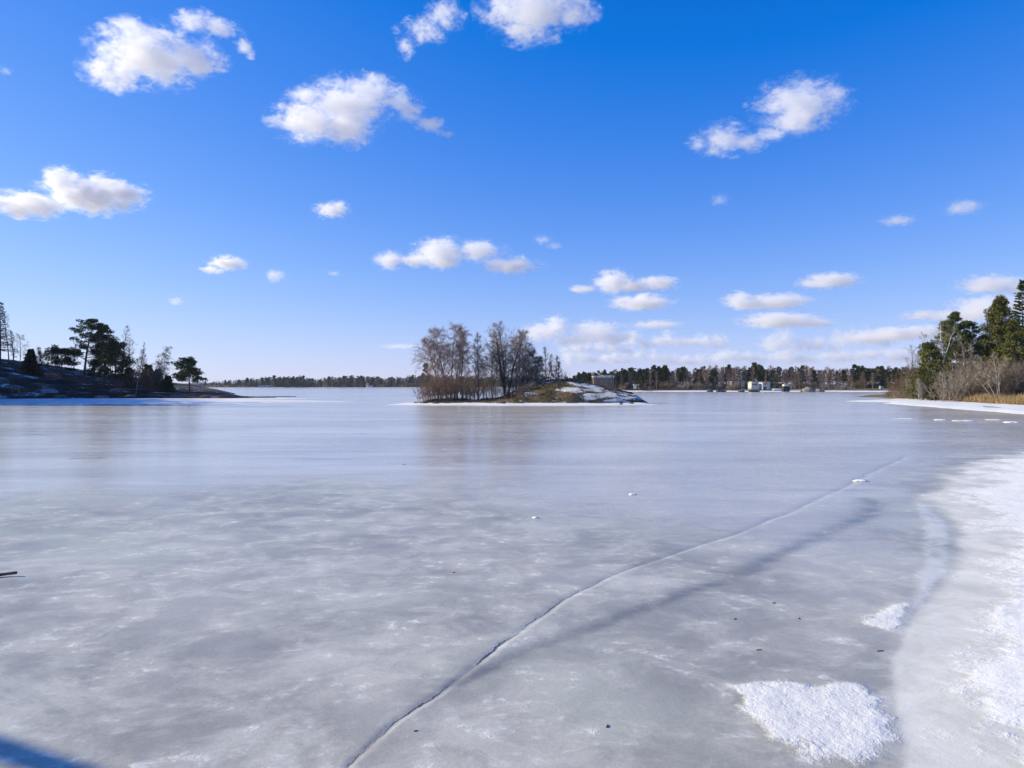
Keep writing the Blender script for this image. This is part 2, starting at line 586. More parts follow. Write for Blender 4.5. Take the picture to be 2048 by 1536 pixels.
    # cloudy grey ice
    cl = M.math('ADD', M.math('MULTIPLY', M.ss(big_n, .38, .62), .5), M.math('MULTIPLY', M.ss(mid_n, .40, .62), .5))
    ice = M.mix(cl, (0.315, 0.305, 0.265), (0.59, 0.565, 0.475))
    tint = M.noise(M.pos((.8, 1, 1)), .22, 4, .6, .3)
    ice = M.mix(M.math('MULTIPLY', M.ss(tint, .50, .66), .55), ice, (0.50, 0.525, 0.42))
    pale = M.noise(M.pos((.8, 1.1, 1), False), .55, 8, .7, .6)
    ice = M.mix(M.math('MULTIPLY', M.ss(pale, .50, .64), .55), ice, (0.66, 0.645, 0.555))
    frost = M.math('MULTIPLY', M.ss(fine_n, .50, .66), M.ss(mid_n, .46, .60))
    frost = M.math('MULTIPLY', frost, M.math('SUBTRACT', 1.0, M.math('MULTIPLY', a_sm, .8)))
    ice = M.mix(M.math('MULTIPLY', frost, .75), ice, (0.74, 0.73, 0.66))
    speck = M.math('MULTIPLY', M.ss(grain, .60, .70), M.math('MULTIPLY', M.ss(fine_n, .48, .62), M.ss(big_n, .45, .6)))
    speck = M.math('MULTIPLY', speck, M.math('SUBTRACT', 1.0, farm))
    ice = M.mix(M.math('MULTIPLY', speck, .75), ice, (0.85, 0.84, 0.78))
    # smoother, wetter ice further out: faint streaks drawn out along the wind
    wet = M.mix(M.ss(streak, .36, .66), (0.475, 0.425, 0.35), (0.655, 0.605, 0.50))
    wet = M.mix(M.math('MULTIPLY', M.ss(streak2, .57, .72), .6), wet, (0.72, 0.71, 0.66))
    wet = M.mix(M.math('MULTIPLY', M.ss(streak2, .43, .30), .55), wet, (0.26, 0.27, 0.28))
    c = M.mix(a_sm, ice, wet)
    c = M.mix(M.math('MULTIPLY', M.math('MULTIPLY', a_melt_shade, M.lerp(M.ss(mid_n, .38, .6), 1.0, .6)), .95, clamp=True), c, (0.195, 0.193, 0.18))  # darkens the melt line and the painted shadow streaks
    c = M.mix(M.math('MULTIPLY', M.math('MULTIPLY', a_rim, M.ss(mid_n, .3, .55)), .75), c, (0.76, 0.75, 0.68))
    gr = M.math('ADD', M.math('MULTIPLY', M.noise(v1, 24.0, 4, .7), .6), M.math('MULTIPLY', grain, .4))
    hsg = M.n('ShaderNodeHueSaturation')
    M.put(hsg.inputs['Color'], c)
    amt = M.math('MULTIPLY', M.math('SUBTRACT', 1.0, farm), M.math('SUBTRACT', 1.0, M.math('MULTIPLY', a_sm, .7)))
    M.put(hsg.inputs['Value'], M.math('ADD', 1.0, M.math('MULTIPLY', M.math('SUBTRACT', gr, .5), M.math('MULTIPLY', amt, .55))))
    c = hsg.outputs[0]
    # slush and snow on the right
    sl_c = M.mix(M.ss(mid_n, .35, .7), (0.64, 0.63, 0.56), (0.80, 0.79, 0.71))
    c = M.mix(M.math('MULTIPLY', a_slush, M.lerp(mid_n, .8, 1.15), clamp=True), c, sl_c)
    sn_m = M.ss(M.math('ADD', a_snow, M.math('ADD', M.math('MULTIPLY', M.math('SUBTRACT', fine_n, .5), 1.3), M.math('MULTIPLY', M.math('SUBTRACT', mid_n, .5), 1.6))), .18, .74)
    c = M.mix(sn_m, c, (0.86, 0.85, 0.79))
    holes = M.noise(M.pos((1, .75, 1)), 20.0, 4, .65, .5)
    thin = M.math('ADD', a_patch, M.math('MULTIPLY', M.math('SUBTRACT', holes, .5), 1.0))
    thin = M.math('ADD', thin, M.math('MULTIPLY', M.math('SUBTRACT', mid_n, .5), .9))
    thin = M.math('ADD', thin, M.math('MULTIPLY', M.math('SUBTRACT', M.noise(v1, 2.6, 4, .65, .4), .52), 1.6))
    pa_m = M.math('MULTIPLY', M.ss(thin, .25, .85), M.ss(a_patch, .02, .2))
    c = M.mix(pa_m, c, (0.80, 0.79, 0.74))
    sh_m = M.ss(M.math('ADD', a_shore, M.math('MULTIPLY', M.math('SUBTRACT', streak, .5), 1.3)), .35, .55)
    c = M.mix(sh_m, c, (0.84, 0.83, 0.78))
    # the crack: a thin dark line, jittered
    j = M.math('ADD', M.math('MULTIPLY', M.math('SUBTRACT', M.noise(v1, 2.2, 5, .7), .5), .10), M.math('MULTIPLY', M.math('SUBTRACT', M.noise(v1, 14.0, 3, .7), .5), .035))
    cd = M.math('ABSOLUTE', M.math('ADD', a_crack, j))
    wline = M.math('MULTIPLY', M.math('ADD', .002, M.math('MULTIPLY', yy, .00075)), M.math('ADD', .25, a_on))
    line = M.math('SUBTRACT', 1.0, M.ss(cd, M.math('MULTIPLY', wline, .5), M.math('MULTIPLY', wline, 1.7)))
    line = M.math('MULTIPLY', line, M.math('ADD', .25, M.math('MULTIPLY', a_on, .75)))
    on2 = M.ss(M.noise(v1, .9, 3, .6), .36, .56)
    wline = M.math('MULTIPLY', wline, M.math('ADD', .45, M.math('MULTIPLY', on2, 1.3)))
    line = M.math('SUBTRACT', 1.0, M.ss(cd, M.math('MULTIPLY', wline, .5), M.math('MULTIPLY', wline, 1.7)))
    line = M.math('MULTIPLY', line, M.math('MULTIPLY', M.math('ADD', .35, M.math('MULTIPLY', on2, .65)), M.math('ADD', .45, M.math('MULTIPLY', a_on, .75)), clamp=True))
    lip = M.math('SUBTRACT', 1.0, M.ss(M.math('ABSOLUTE', M.math('SUBTRACT', M.math('ADD', a_crack, j), M.math('MULTIPLY', yy, .0065))), 0.0, M.math('MULTIPLY', yy, .006)))
    c = M.mix(M.math('MULTIPLY', M.math('MULTIPLY', lip, on2), .30), c, (0.78, 0.77, 0.70))
    halo = M.math('MULTIPLY', M.math('SUBTRACT', 1.0, M.ss(cd, 0.0, M.math('MULTIPLY', yy, .007))), .16)
    c = M.mix(M.math('MULTIPLY', M.math('MAXIMUM', line, halo), .96), c, (0.07, 0.078, 0.09))
    M.col(c)
    snowy = M.math('MAXIMUM', M.math('MAXIMUM', sn_m, pa_m), M.math('MAXIMUM', sh_m, M.math('MULTIPLY', a_slush, .6)))
    r = M.math('ADD', M.math('MULTIPLY', a_sm, -0.17), M.math('ADD', .36, M.math('MULTIPLY', M.math('SUBTRACT', mid_n, .5), .25)))
    r = M.math('ADD', r, M.math('MULTIPLY', snowy, .5), clamp=True)
    M.rough(r)
    M.spec(M.math('SUBTRACT', .5, M.math('MULTIPLY', snowy, .42)))
    M.b.inputs['IOR'].default_value = 1.31
    h = M.math('ADD', M.math('MULTIPLY', fine_n, .012), M.math('MULTIPLY', grain, .0022))
    h = M.math('ADD', h, M.math('MULTIPLY', M.math('MULTIPLY', holes, pa_m), .02))
    h = M.math('ADD', h, M.math('MULTIPLY', M.math('MULTIPLY', fine_n, sn_m), .025))
    h = M.math('SUBTRACT', h, M.math('MULTIPLY', line, .012))
    fade = M.math('SUBTRACT', 1.0, M.math('MULTIPLY', M.math('MAXIMUM', a_sm, farm), .93))
    M.bump(M.math('MULTIPLY', h, M.math('MAXIMUM', fade, M.math('MULTIPLY', snowy, .8))), .55, 1.0)
    me = mesh_from('ice', v, f, M.m, True)
    for nm, arr in (('smooth_ice', smooth), ('melt_shade', np.clip(melt_shade + melt_far, 0, 1)), ('patch', patch), ('slush', sl), ('snow', sn), ('shore_snow', shore),
                    ('rim', rim), ('crack', crack), ('crack_on', crack_on)):
        at = me.attributes.new(nm, 'FLOAT', 'POINT')
        at.data.foreach_set('value', arr.reshape(-1).astype(np.float32))
    o = link('ice', me)
    o['kind'] = 'structure'
    return o


build_ice()


# ------------------------------------------------------------------ plant building kit
def unit(v):
    return v / (np.linalg.norm(v) + 1e-9)


class Wood:
    """collects tubes and twigs, and turns them into one mesh"""
    def __init__(self):
        self.v, self.q, self.t, self.n = [], [], [], 0

    def tube(self, pts, rad, sides=6):
        pts = np.asarray(pts, float)
        k = len(pts)
        tan = np.gradient(pts, axis=0)
        tan /= np.linalg.norm(tan, axis=1)[:, None] + 1e-9
        ref = np.array([1.0, 0.1, 0.0]) if abs(tan[0][2]) > .6 else np.array([0.0, 0.1, 1.0])
        a = np.cross(tan, ref)
        a /= np.linalg.norm(a, axis=1)[:, None] + 1e-9
        b = np.cross(tan, a)
        ang = np.arange(sides) * 2 * np.pi / sides
        ring = pts[:, None, :] + np.asarray(rad)[:, None, None] * (np.cos(ang)[None, :, None] * a[:, None, :] + np.sin(ang)[None, :, None] * b[:, None, :])
        self.v.append(ring.reshape(-1, 3))
        i = np.arange(k - 1)[:, None] * sides
        j = np.arange(sides)[None, :]
        j2 = (j + 1) % sides
        self.q.append((np.stack([i + j, i + j2, i + sides + j2, i + sides + j], -1).reshape(-1, 4) + self.n))
        self.n += k * sides

    def twigs(self, p0, p1, p2, r):
        """thin three-sided twigs with one bend"""
        p0, p1, p2 = (np.asarray(q, float) for q in (p0, p1, p2))
        m = len(p0)
        if m == 0:
            return
        d = p2 - p0
        d /= np.linalg.norm(d, axis=1)[:, None] + 1e-9
        ref = np.tile(np.array([0.31, 0.95, 0.1]), (m, 1))
        a = np.cross(d, ref)
        a /= np.linalg.norm(a, axis=1)[:, None] + 1e-9
        b = np.cross(d, a)
        vs = []
        for p, s in ((p0, 1.0), (p1, .7)):
            for k in range(3):
                t = k * 2 * np.pi / 3
                vs.append(p + (np.cos(t) * a + np.sin(t) * b) * (np.asarray(r)[:, None] * s))
        vs.append(p2)
        V = np.stack(vs, 1).reshape(-1, 3)
        o = np.arange(m)[:, None] * 7 + self.n
        qs = [np.concatenate([o + i, o + (i + 1) % 3, o + 3 + (i + 1) % 3, o + 3 + i], 1) for i in range(3)]
        ts = [np.concatenate([o + 3 + i, o + 3 + (i + 1) % 3, o + 6], 1) for i in range(3)]
        self.v.append(V)
        self.q += qs
        self.t += ts
        self.n += 7 * m

    def blades(self, p, d, side, ln, w):
        """leaf-like slivers: a triangle pair each"""
        m = len(p)
        tip = p + d * np.asarray(ln)[:, None]
        mid = p + d * (np.asarray(ln) * .45)[:, None]
        s = side * np.asarray(w)[:, None]
        V = np.stack([p, mid + s, tip, mid - s], 1).reshape(-1, 3)
        o = np.arange(m)[:, None] * 4 + self.n
        self.v.append(V)
        self.q.append(np.concatenate([o, o + 1, o + 2, o + 3], 1))
        self.n += 4 * m

    def arrays(self):
        v = np.concatenate(self.v) if self.v else np.zeros((0, 3))
        q = np.concatenate(self.q) if self.q else np.zeros((0, 4), int)
        t = np.concatenate(self.t) if self.t else np.zeros((0, 3), int)
        return v, q, t

    def mesh(self, name, mat, smooth=True):
        v, q, t = self.arrays()
        return mesh_qt(name, v, q, t, mat, smooth)


def mesh_qt(name, v, q, t, mat, smooth=True):
    me = bpy.data.meshes.new(name)
    me.vertices.add(len(v))
    me.vertices.foreach_set('co', np.asarray(v, np.float32).ravel())
    loops = np.concatenate([q.ravel(), t.ravel()]).astype(np.int32)
    st = np.concatenate([np.arange(len(q)) * 4, len(q) * 4 + np.arange(len(t)) * 3]).astype(np.int32)
    me.loops.add(len(loops))
    me.loops.foreach_set('vertex_index', loops)
    me.polygons.add(len(st))
    me.polygons.foreach_set('loop_start', st)
    me.update(calc_edges=True)
    me.polygons.foreach_set('use_smooth', np.full(len(st), bool(smooth)))
    if mat:
        me.materials.append(mat)
    return me


def bent(p0, d, L, n, rs, wig=.06, lift=0.0):
    """a limb: a wandering line of n+1 points; lift > 0 bends it up, < 0 lets it droop"""
    pts = [np.array(p0, float)]
    d = unit(np.array(d, float))
    for i in range(n):
        d = unit(d + rs.normal(0, wig, 3) + np.array([0, 0, lift / n]))
        pts.append(pts[-1] + d * L / n)
    return np.array(pts)


def at(pts, t):
    k = t * (len(pts) - 1)
    i = min(int(k), len(pts) - 2)
    return pts[i] + (pts[i + 1] - pts[i]) * (k - i), unit(pts[i + 1] - pts[i])


def fan_twigs(W, pts, rs, n, ln, r, droop=0.0, t0=.15, spread=.9):
    ts = rs.uniform(t0, 1.0, n)
    k = ts * (len(pts) - 1)
    i = np.minimum(k.astype(int), len(pts) - 2)
    p0 = pts[i] + (pts[i + 1] - pts[i]) * (k - i)[:, None]
    ax = pts[i + 1] - pts[i]
    ax /= np.linalg.norm(ax, axis=1)[:, None] + 1e-9
    d = ax * .75 + rs.normal(0, spread * .6, (n, 3)) + np.array([0, 0, .12])
    d /= np.linalg.norm(d, axis=1)[:, None] + 1e-9
    L = ln * rs.uniform(.45, 1.15, n)[:, None]
    p1 = p0 + d * L * .5
    d2 = d + rs.normal(0, .2, (n, 3)) + np.array([0, 0, -droop])
    d2 /= np.linalg.norm(d2, axis=1)[:, None] + 1e-9
    p2 = p1 + d2 * L * .55
    W.twigs(p0, p1, p2, np.full(n, r))


def bare_crown(T, B, rs, p0, d, H, r, nb=26, start=.28, reach=.33, up=.75, droop=.5, sub=5, tw=9, twl=.55, twr=.011, wig=.035, lift=.0, sides=7):
    """one stem with its branches and twigs; T takes the stem, B the branches"""
    pts = bent(p0, d, H, 10, rs, wig, lift)
    k = np.linspace(0, 1, 11)
    T.tube(pts, r * (1 - k) ** .8 + .008, sides)
    for b in range(nb):
        t = start + (1 - start) * (b + rs.uniform(0, .8)) / nb
        t = min(t, .985)
        p, ax = at(pts, t)
        prof = (1 - ((t - start) / (1 - start))) ** .75 * .9 + .14
        az = b * 2.4 + rs.uniform(-.5, .5)
        out = np.array([math.cos(az), math.sin(az), 0])
        bd = unit(out * (1 - up * .55) + ax * up)
        L = H * reach * prof * rs.uniform(.7, 1.2)
        bp = bent(p, bd, L, 6, rs, .09, -droop * .5)
        rb = max(r * (1 - t) ** .8 * .5, .014)
        B.tube(bp, rb * (1 - np.linspace(0, 1, 7) * .8), 4)
        for s in range(sub):
            q, ax2 = at(bp, rs.uniform(.25, .97))
            sd = unit(ax2 * .7 + rs.normal(0, .55, 3) + np.array([0, 0, .15]))
            sl = L * rs.uniform(.25, .5)
            sp = bent(q, sd, sl, 4, rs, .12, -droop)
            B.tube(sp, rb * .4 * (1 - np.linspace(0, 1, 5) * .7), 3)
            fan_twigs(B, sp, rs, tw, twl, twr, droop)
        fan_twigs(B, bp, rs, tw, twl, twr, droop)
    fan_twigs(B, pts[7:], rs, tw * 2, twl, twr, droop * .5)
    return pts


def pad(Wd, rs, c, rx, rz, n, ln, w, up=.5, lean=None):
    """a cushion of needles: slivers pointing outwards and up from a flattened clump"""
    q = rs.normal(0, 1, (n, 3))
    q /= np.linalg.norm(q, axis=1)[:, None]
    q *= rs.uniform(.25, 1.0, n)[:, None] ** .6
    off = q * np.array([rx, rx, rz])
    d = q * np.array([1, 1, .7]) + np.array([0, 0, up]) + rs.normal(0, .45, (n, 3))
    d /= np.linalg.norm(d, axis=1)[:, None] + 1e-9
    sd = np.cross(d, rs.normal(0, 1, (n, 3)))
    sd /= np.linalg.norm(sd, axis=1)[:, None] + 1e-9
    Wd.blades(np.asarray(c) + off, d, sd, ln * rs.uniform(.6, 1.2, n), w * rs.uniform(.7, 1.2, n))


# ------------------------------------------------------------------ plant materials
def bark(name, low, high, scale=6.0, stretch=.25, var=.2):
    M = NT(name)
    n = M.noise(M.pos((1, 1, stretch), True), scale, 4, .65)
    c = M.mix(M.ss(n, .35, .65), low, high)
    r = M.n('ShaderNodeObjectInfo').outputs['Random']
    hs = M.n('ShaderNodeHueSaturation')
    M.put(hs.inputs['Color'], c)
    M.put(hs.inputs['Value'], M.lerp(r, 1 - var, 1 + var))
    M.col(hs.outputs[0])
    M.rough(.85)
    M.spec(.2)
    M.bump(n, .4, .03)
    return M.m


def needle(name, dark, light, scale=.9, var=.2):
    M = NT(name)
    n = M.noise(M.pos((1, 1, 1), True), scale, 3, .6)
    fine = M.noise(M.pos((1, 1, 1), True), 9.0, 2, .5)
    f = M.math('ADD', M.math('MULTIPLY', M.ss(n, .35, .65), .6), M.math('MULTIPLY', M.ss(fine, .3, .7), .4))
    c = M.mix(f, dark, light)
    r = M.n('ShaderNodeObjectInfo').outputs['Random']
    hs = M.n('ShaderNodeHueSaturation')
    M.put(hs.inputs['Color'], c)
    M.put(hs.inputs['Value'], M.lerp(r, 1 - var, 1 + var))
    M.put(hs.inputs['Hue'], M.lerp(r, .49, .51))
    M.col(hs.outputs[0])
    M.rough(.75)
    M.spec(.25)
    return M.m


PINE_BARK = bark('pine_bark', (0.075, 0.05, 0.04), (0.19, 0.105, 0.06))
BIRCH_BARK = bark('birch_bark', (0.30, 0.27, 0.25), (0.62, 0.59, 0.55), 5.0, .6)
GREY_BARK = bark('grey_bark', (0.10, 0.085, 0.075), (0.22, 0.19, 0.165))
DARK_BARK = bark('dark_bark', (0.05, 0.04, 0.038), (0.11, 0.09, 0.08))
TWIG_PURPLE = bark('birch_twigs', (0.235, 0.165, 0.145), (0.40, 0.28, 0.24), 2.0, 1)
TWIG_GREY = bark('grey_twigs', (0.18, 0.15, 0.13), (0.34, 0.29, 0.24), 2.0, 1)
TWIG_RED = bark('red_brown_twigs', (0.15, 0.092, 0.062), (0.28, 0.175, 0.115), 2.0, 1)
TWIG_BROWN = bark('brown_twigs', (0.11, 0.075, 0.05), (0.21, 0.15, 0.095), 2.0, 1)
PALE_WOOD = bark('pale_wood', (0.27, 0.225, 0.175), (0.46, 0.40, 0.33), 4.0, .4)
PINE_NEEDLES = needle('pine_needles', (0.022, 0.040, 0.014), (0.085, 0.105, 0.028))
OLIVE_NEEDLES = needle('olive_needles', (0.040, 0.052, 0.013), (0.175, 0.17, 0.040))
RIGHT_NEEDLES = needle('sunlit_pine_needles', (0.030, 0.048, 0.015), (0.12, 0.135, 0.036))
SPRUCE_NEEDLES = needle('spruce_needles', (0.014, 0.028, 0.014), (0.045, 0.065, 0.026))


# ------------------------------------------------------------------ trees as things
def tree_thing(name, loc, label, cat, group=None, rz=0.0):
    o = empty(name, loc, rz)
    tag(o, label, cat, group)
    return o


def bare_tree(name, loc, label, cat, group, seed, stems, trunk_mat, twig_mat, **kw):
    """stems: list of (dx, dy, direction, height, radius)"""
    rs = np.random.RandomState(seed)
    T, B = Wood(), Wood()
    for (dx, dy, d, H, r) in stems:
        bare_crown(T, B, rs, (dx, dy, -.15), d, H, r, **kw)
    o = tree_thing(name, loc, label, cat, group)
    link('trunk', T.mesh('trunk', trunk_mat), o)
    link('branches', B.mesh('branches', twig_mat), o)
    return o


def pine_parts(rs, H, r, crown0, width, flat=.5, n_limb=26, lean=(0, 0), pads=3, nb=64, ln=.42, w=.085, top_round=.6, dead=6, skew=0.0, lift=.35, puff=1.0, droop=0.0):
    T, C, L = Wood(), Wood(), Wood()
    tr = bent((0, 0, -.2), (lean[0], lean[1], 1), H * .98 + .2, 12, rs, .025, .0)
    k = np.linspace(0, 1, 13)
    T.tube(tr, r * (1 - k) ** .7 + .02, 8)
    for i in range(n_limb):
        t = crown0 + (1 - crown0) * (i + rs.uniform(0, .9)) / n_limb
        t = min(t, .985)
        u = (t - crown0) / (1 - crown0)
        prof = (math.sin(math.pi * min(1, .22 + .78 * u) ** .8) * (1 - top_round) + math.sqrt(max(0, 1 - u ** 2.2)) * top_round) + .10
        az = i * 2.4 + rs.uniform(-.6, .6)
        wl = width * prof * rs.uniform(.55, 1.15) * (1 + skew * math.cos(az))
        p, ax = at(tr, t)
        d = np.array([math.cos(az), math.sin(az), .12 + .5 * u - droop * (1 - u)])
        lp = bent(p, d, wl, 6, rs, .11, lift * rs.uniform(.2, 1.3))
        rl = max(r * (1 - t) ** .7 * .42, .02)
        L.tube(lp, rl * (1 - .8 * np.linspace(0, 1, 7)), 4)
        for j in range(pads):
            tt = 1.0 - j * rs.uniform(.13, .24)
            if tt < .3:
                continue
            c, _ = at(lp, min(tt, .999))
            c = c + rs.normal(0, .12, 3) * np.array([wl * .5 + .2, wl * .5 + .2, .25])
            rad = (.30 + .16 * wl) * rs.uniform(.75, 1.2) * puff
            pad(C, rs, c, rad, rad * flat, int(nb * rs.uniform(.7, 1.2)), ln, w)
            if j:
                q, _ = at(lp, max(.1, tt - .15))
                L.tube(np.array([q, (q + c) / 2 + rs.normal(0, .05, 3), c]), [rl * .4, rl * .3, .01], 3)
    for i in range(dead):
        t = crown0 * rs.uniform(.45, 1.0)
        p, ax = at(tr, t)
        az = rs.uniform(0, 6.28)
        dp = bent(p, (math.cos(az), math.sin(az), .1), width * rs.uniform(.2, .5), 4, rs, .12, -.2)
        L.tube(dp, .02 * (1 - .7 * np.linspace(0, 1, 5)) + .004, 3)
        fan_twigs(L, dp, rs, 5, .4, .008, .1)
    return T, L, C


def pine(loc, label, seed, H, r, crown0, width, mat=None, group=None, cat='pine tree', name='pine_tree', limb=None, **kw):
    rs = np.random.RandomState(seed)
    T, L, C = pine_parts(rs, H, r, crown0, width, **kw)
    T.v += L.v
    T.q += [q + T.n for q in L.q]
    T.t += [q + T.n for q in L.t]
    T.n += L.n
    o = tree_thing(name, loc, label, cat, group)
    link('trunk', T.mesh('trunk', limb or PINE_BARK), o)
    link('crown', C.mesh('crown', mat or PINE_NEEDLES, False), o)
    return o


def spruce_parts(rs, H, r, width, base=.04, tiers=26, per=9, nb=12, ln=.5, w=.09, droop=.35):
    T, C = Wood(), Wood()
    tr = bent((0, 0, -.2), (rs.normal(0, .01), rs.normal(0, .01), 1), H + .2, 8, rs, .006)
    T.tube(tr, r * (1 - np.linspace(0, 1, 9)) + .012, 7)
    for i in range(tiers):
        u = (i + rs.uniform(0, .7)) / tiers
        t = base + (1 - base) * u
        L = width * ((1 - u) ** .85) * rs.uniform(.75, 1.12) + .12
        for j in range(per):
            if rs.rand() < .12:
                continue
            az = (i * .7 + j * 2 * math.pi / per) + rs.uniform(-.3, .3)
            p, _ = at(tr, min(t + rs.uniform(-.012, .012), .99))
            ll = L * rs.uniform(.7, 1.1)
            d = np.array([math.cos(az), math.sin(az), .25 - droop * (1 - u) * 1.3])
            bp = bent(p, d, ll, 4, rs, .05, .25)
            T.tube(bp, (.03 * (1 - u) + .008) * (1 - .8 * np.linspace(0, 1, 5)), 3)
            m = max(4, int(nb * (.35 + ll / max(width, .1))))
            ts = rs.uniform(.15, 1, m)
            k = ts * 4
            ii = np.minimum(k.astype(int), 3)
            p0 = bp[ii] + (bp[ii + 1] - bp[ii]) * (k - ii)[:, None]
            ax = unit(bp[-1] - bp[0])
            sidev = np.cross(ax, (0, 0, 1.0))
            dd = ax * .7 + sidev * rs.choice([-1, 1], m)[:, None] * rs.uniform(.2, .8, m)[:, None] + np.array([0, 0, -.25]) + rs.normal(0, .2, (m, 3))
            dd /= np.linalg.norm(dd, axis=1)[:, None]
            sd = np.cross(dd, rs.normal(0, .5, (m, 3)) + np.array([0, 0, .8]))
            sd /= np.linalg.norm(sd, axis=1)[:, None] + 1e-9
            C.blades(p0, dd, sd, ln * rs.uniform(.6, 1.2, m), w * rs.uniform(.7, 1.3, m))
    return T, C


def spruce(loc, label, seed, H, r, width, mat=None, group=None, **kw):
    rs = np.random.RandomState(seed)
    T, C = spruce_parts(rs, H, r, width, **kw)
    o = tree_thing('spruce_tree', loc, label, 'spruce tree', group)
    link('trunk', T.mesh('trunk', DARK_BARK), o)
    link('crown', C.mesh('crown', mat or SPRUCE_NEEDLES, False), o)
    return o


def shrub_arrays(rs, H, W, n=26, tw=10, twl=.5, twr=.009, r=.016, lean=.45, fork=3):
    Wd = Wood()
    for i in range(n):
        az = rs.uniform(0, 6.283)
        rr = W * .35 * math.sqrt(rs.rand())
        p = (rr * math.cos(az), rr * math.sin(az), -.1)
        d = (math.cos(az) * lean * rs.uniform(.2, 1) + rs.normal(0, .1), math.sin(az) * lean * rs.uniform(.2, 1) + rs.normal(0, .1), 1)
        L = H * rs.uniform(.55, 1.05)
        pts = bent(p, d, L, 6, rs, .07)
        Wd.tube(pts, r * rs.uniform(.6, 1.3) * (1 - .75 * np.linspace(0, 1, 7)), 3)
        for k in range(fork):
            q, ax = at(pts, rs.uniform(.25, .9))
            sp = bent(q, unit(ax + rs.normal(0, .5, 3)), L * rs.uniform(.2, .4), 3, rs, .1)
            Wd.tube(sp, r * .45 * (1 - .7 * np.linspace(0, 1, 4)), 3)
            fan_twigs(Wd, sp, rs, tw // 2, twl, twr, .0)
        fan_twigs(Wd, pts, rs, tw, twl, twr, .0, .3)
    return Wd


def dup(root, loc, rz=0.0, scale=1.0, label=None, group=None):
    """a copy of a thing and of each of its parts; meshes are shared"""
    r = root.copy()
    COL.objects.link(r)
    r.location = loc
    r.rotation_euler = (0, 0, rz)
    r.scale = (scale,) * 3 if isinstance(scale, (int, float)) else scale
    if label:
        r['label'] = label
    if group:
        r['group'] = group
    for ch in list(root.children):
        c = ch.copy()
        COL.objects.link(c)
        c.parent = r
        c.matrix_parent_inverse = ch.matrix_parent_inverse.copy()
    return r


# ------------------------------------------------------------------ land
def grid_mesh(xs, ys, hf, mat, name, clip=-.25):
    X, Y = np.meshgrid(xs, ys)
    Z = hf(X, Y)
    v = np.stack([X, Y, Z], -1).reshape(-1, 3)
    nr, nc = X.shape
    idx = np.arange(nr * nc).reshape(nr, nc)
    f = np.stack([idx[:-1, :-1], idx[:-1, 1:], idx[1:, 1:], idx[1:, :-1]], -1).reshape(-1, 4)
    keep = (v[f][:, :, 2] > clip).any(1)
    f = f[keep]
    used = np.unique(f)
    remap = np.zeros(len(v), int)
    remap[used] = np.arange(len(used))
    me = mesh_from(name, v[used], remap[f], mat, True)
    o = link(name, me)
    o['kind'] = 'structure'
    return o


def interp(x, xp, fp):
    return np.interp(x, xp, fp)


# the islet in the middle ---------------------------------------------------
def island_h(X, Y):
    ridge = interp(X, [-15.5, -13.5, -11, -6, -3, -1.2, .6, 1.9, 3.9, 5.9, 7.4, 8.8, 11.5, 14.4, 16.9, 18.6, 19.6],
                   [-.5, .15, .45, .55, .65, .95, 1.55, 2.25, 2.85, 3.35, 3.5, 3.45, 2.85, 2.15, 1.35, .35, -.6])
    front = interp(X, [-16, -8, 0, 8, 14, 19.5], [99.2, 98.4, 97.6, 97.2, 97.8, 99.6])
    back = interp(X, [-16, -8, 0, 8, 14, 19.5], [104.5, 108, 111, 114, 111, 103.5])
    mid = front + (back - front) * np.where(X > -2, .42 + .18 * sstep(X, -2, 4), .42)
    t = np.where(Y < mid, (mid - Y) / (mid - front), (Y - mid) / (back - mid))
    s = np.sqrt(np.clip(1 - np.clip(t, 0, 2) ** 1.9, 0, 1)) - np.clip(t - 1, 0, 1) * .8
    n = fbm(X, Y, 21., 5, .5) - .5
    diag = fbm(X * .35 + Y * .15, Y * .9 - X * .05, 22., 4, 1.1) - .5
    h = ridge * s + (n * .7 + diag * .5) * np.clip(ridge, .2, 1.1) * np.clip(1.15 - t, 0, 1)
    h = np.where(ridge <= 0, -.4, h)
    return np.where(t > 1.0, -.05 - (t - 1) * 1.5, h)


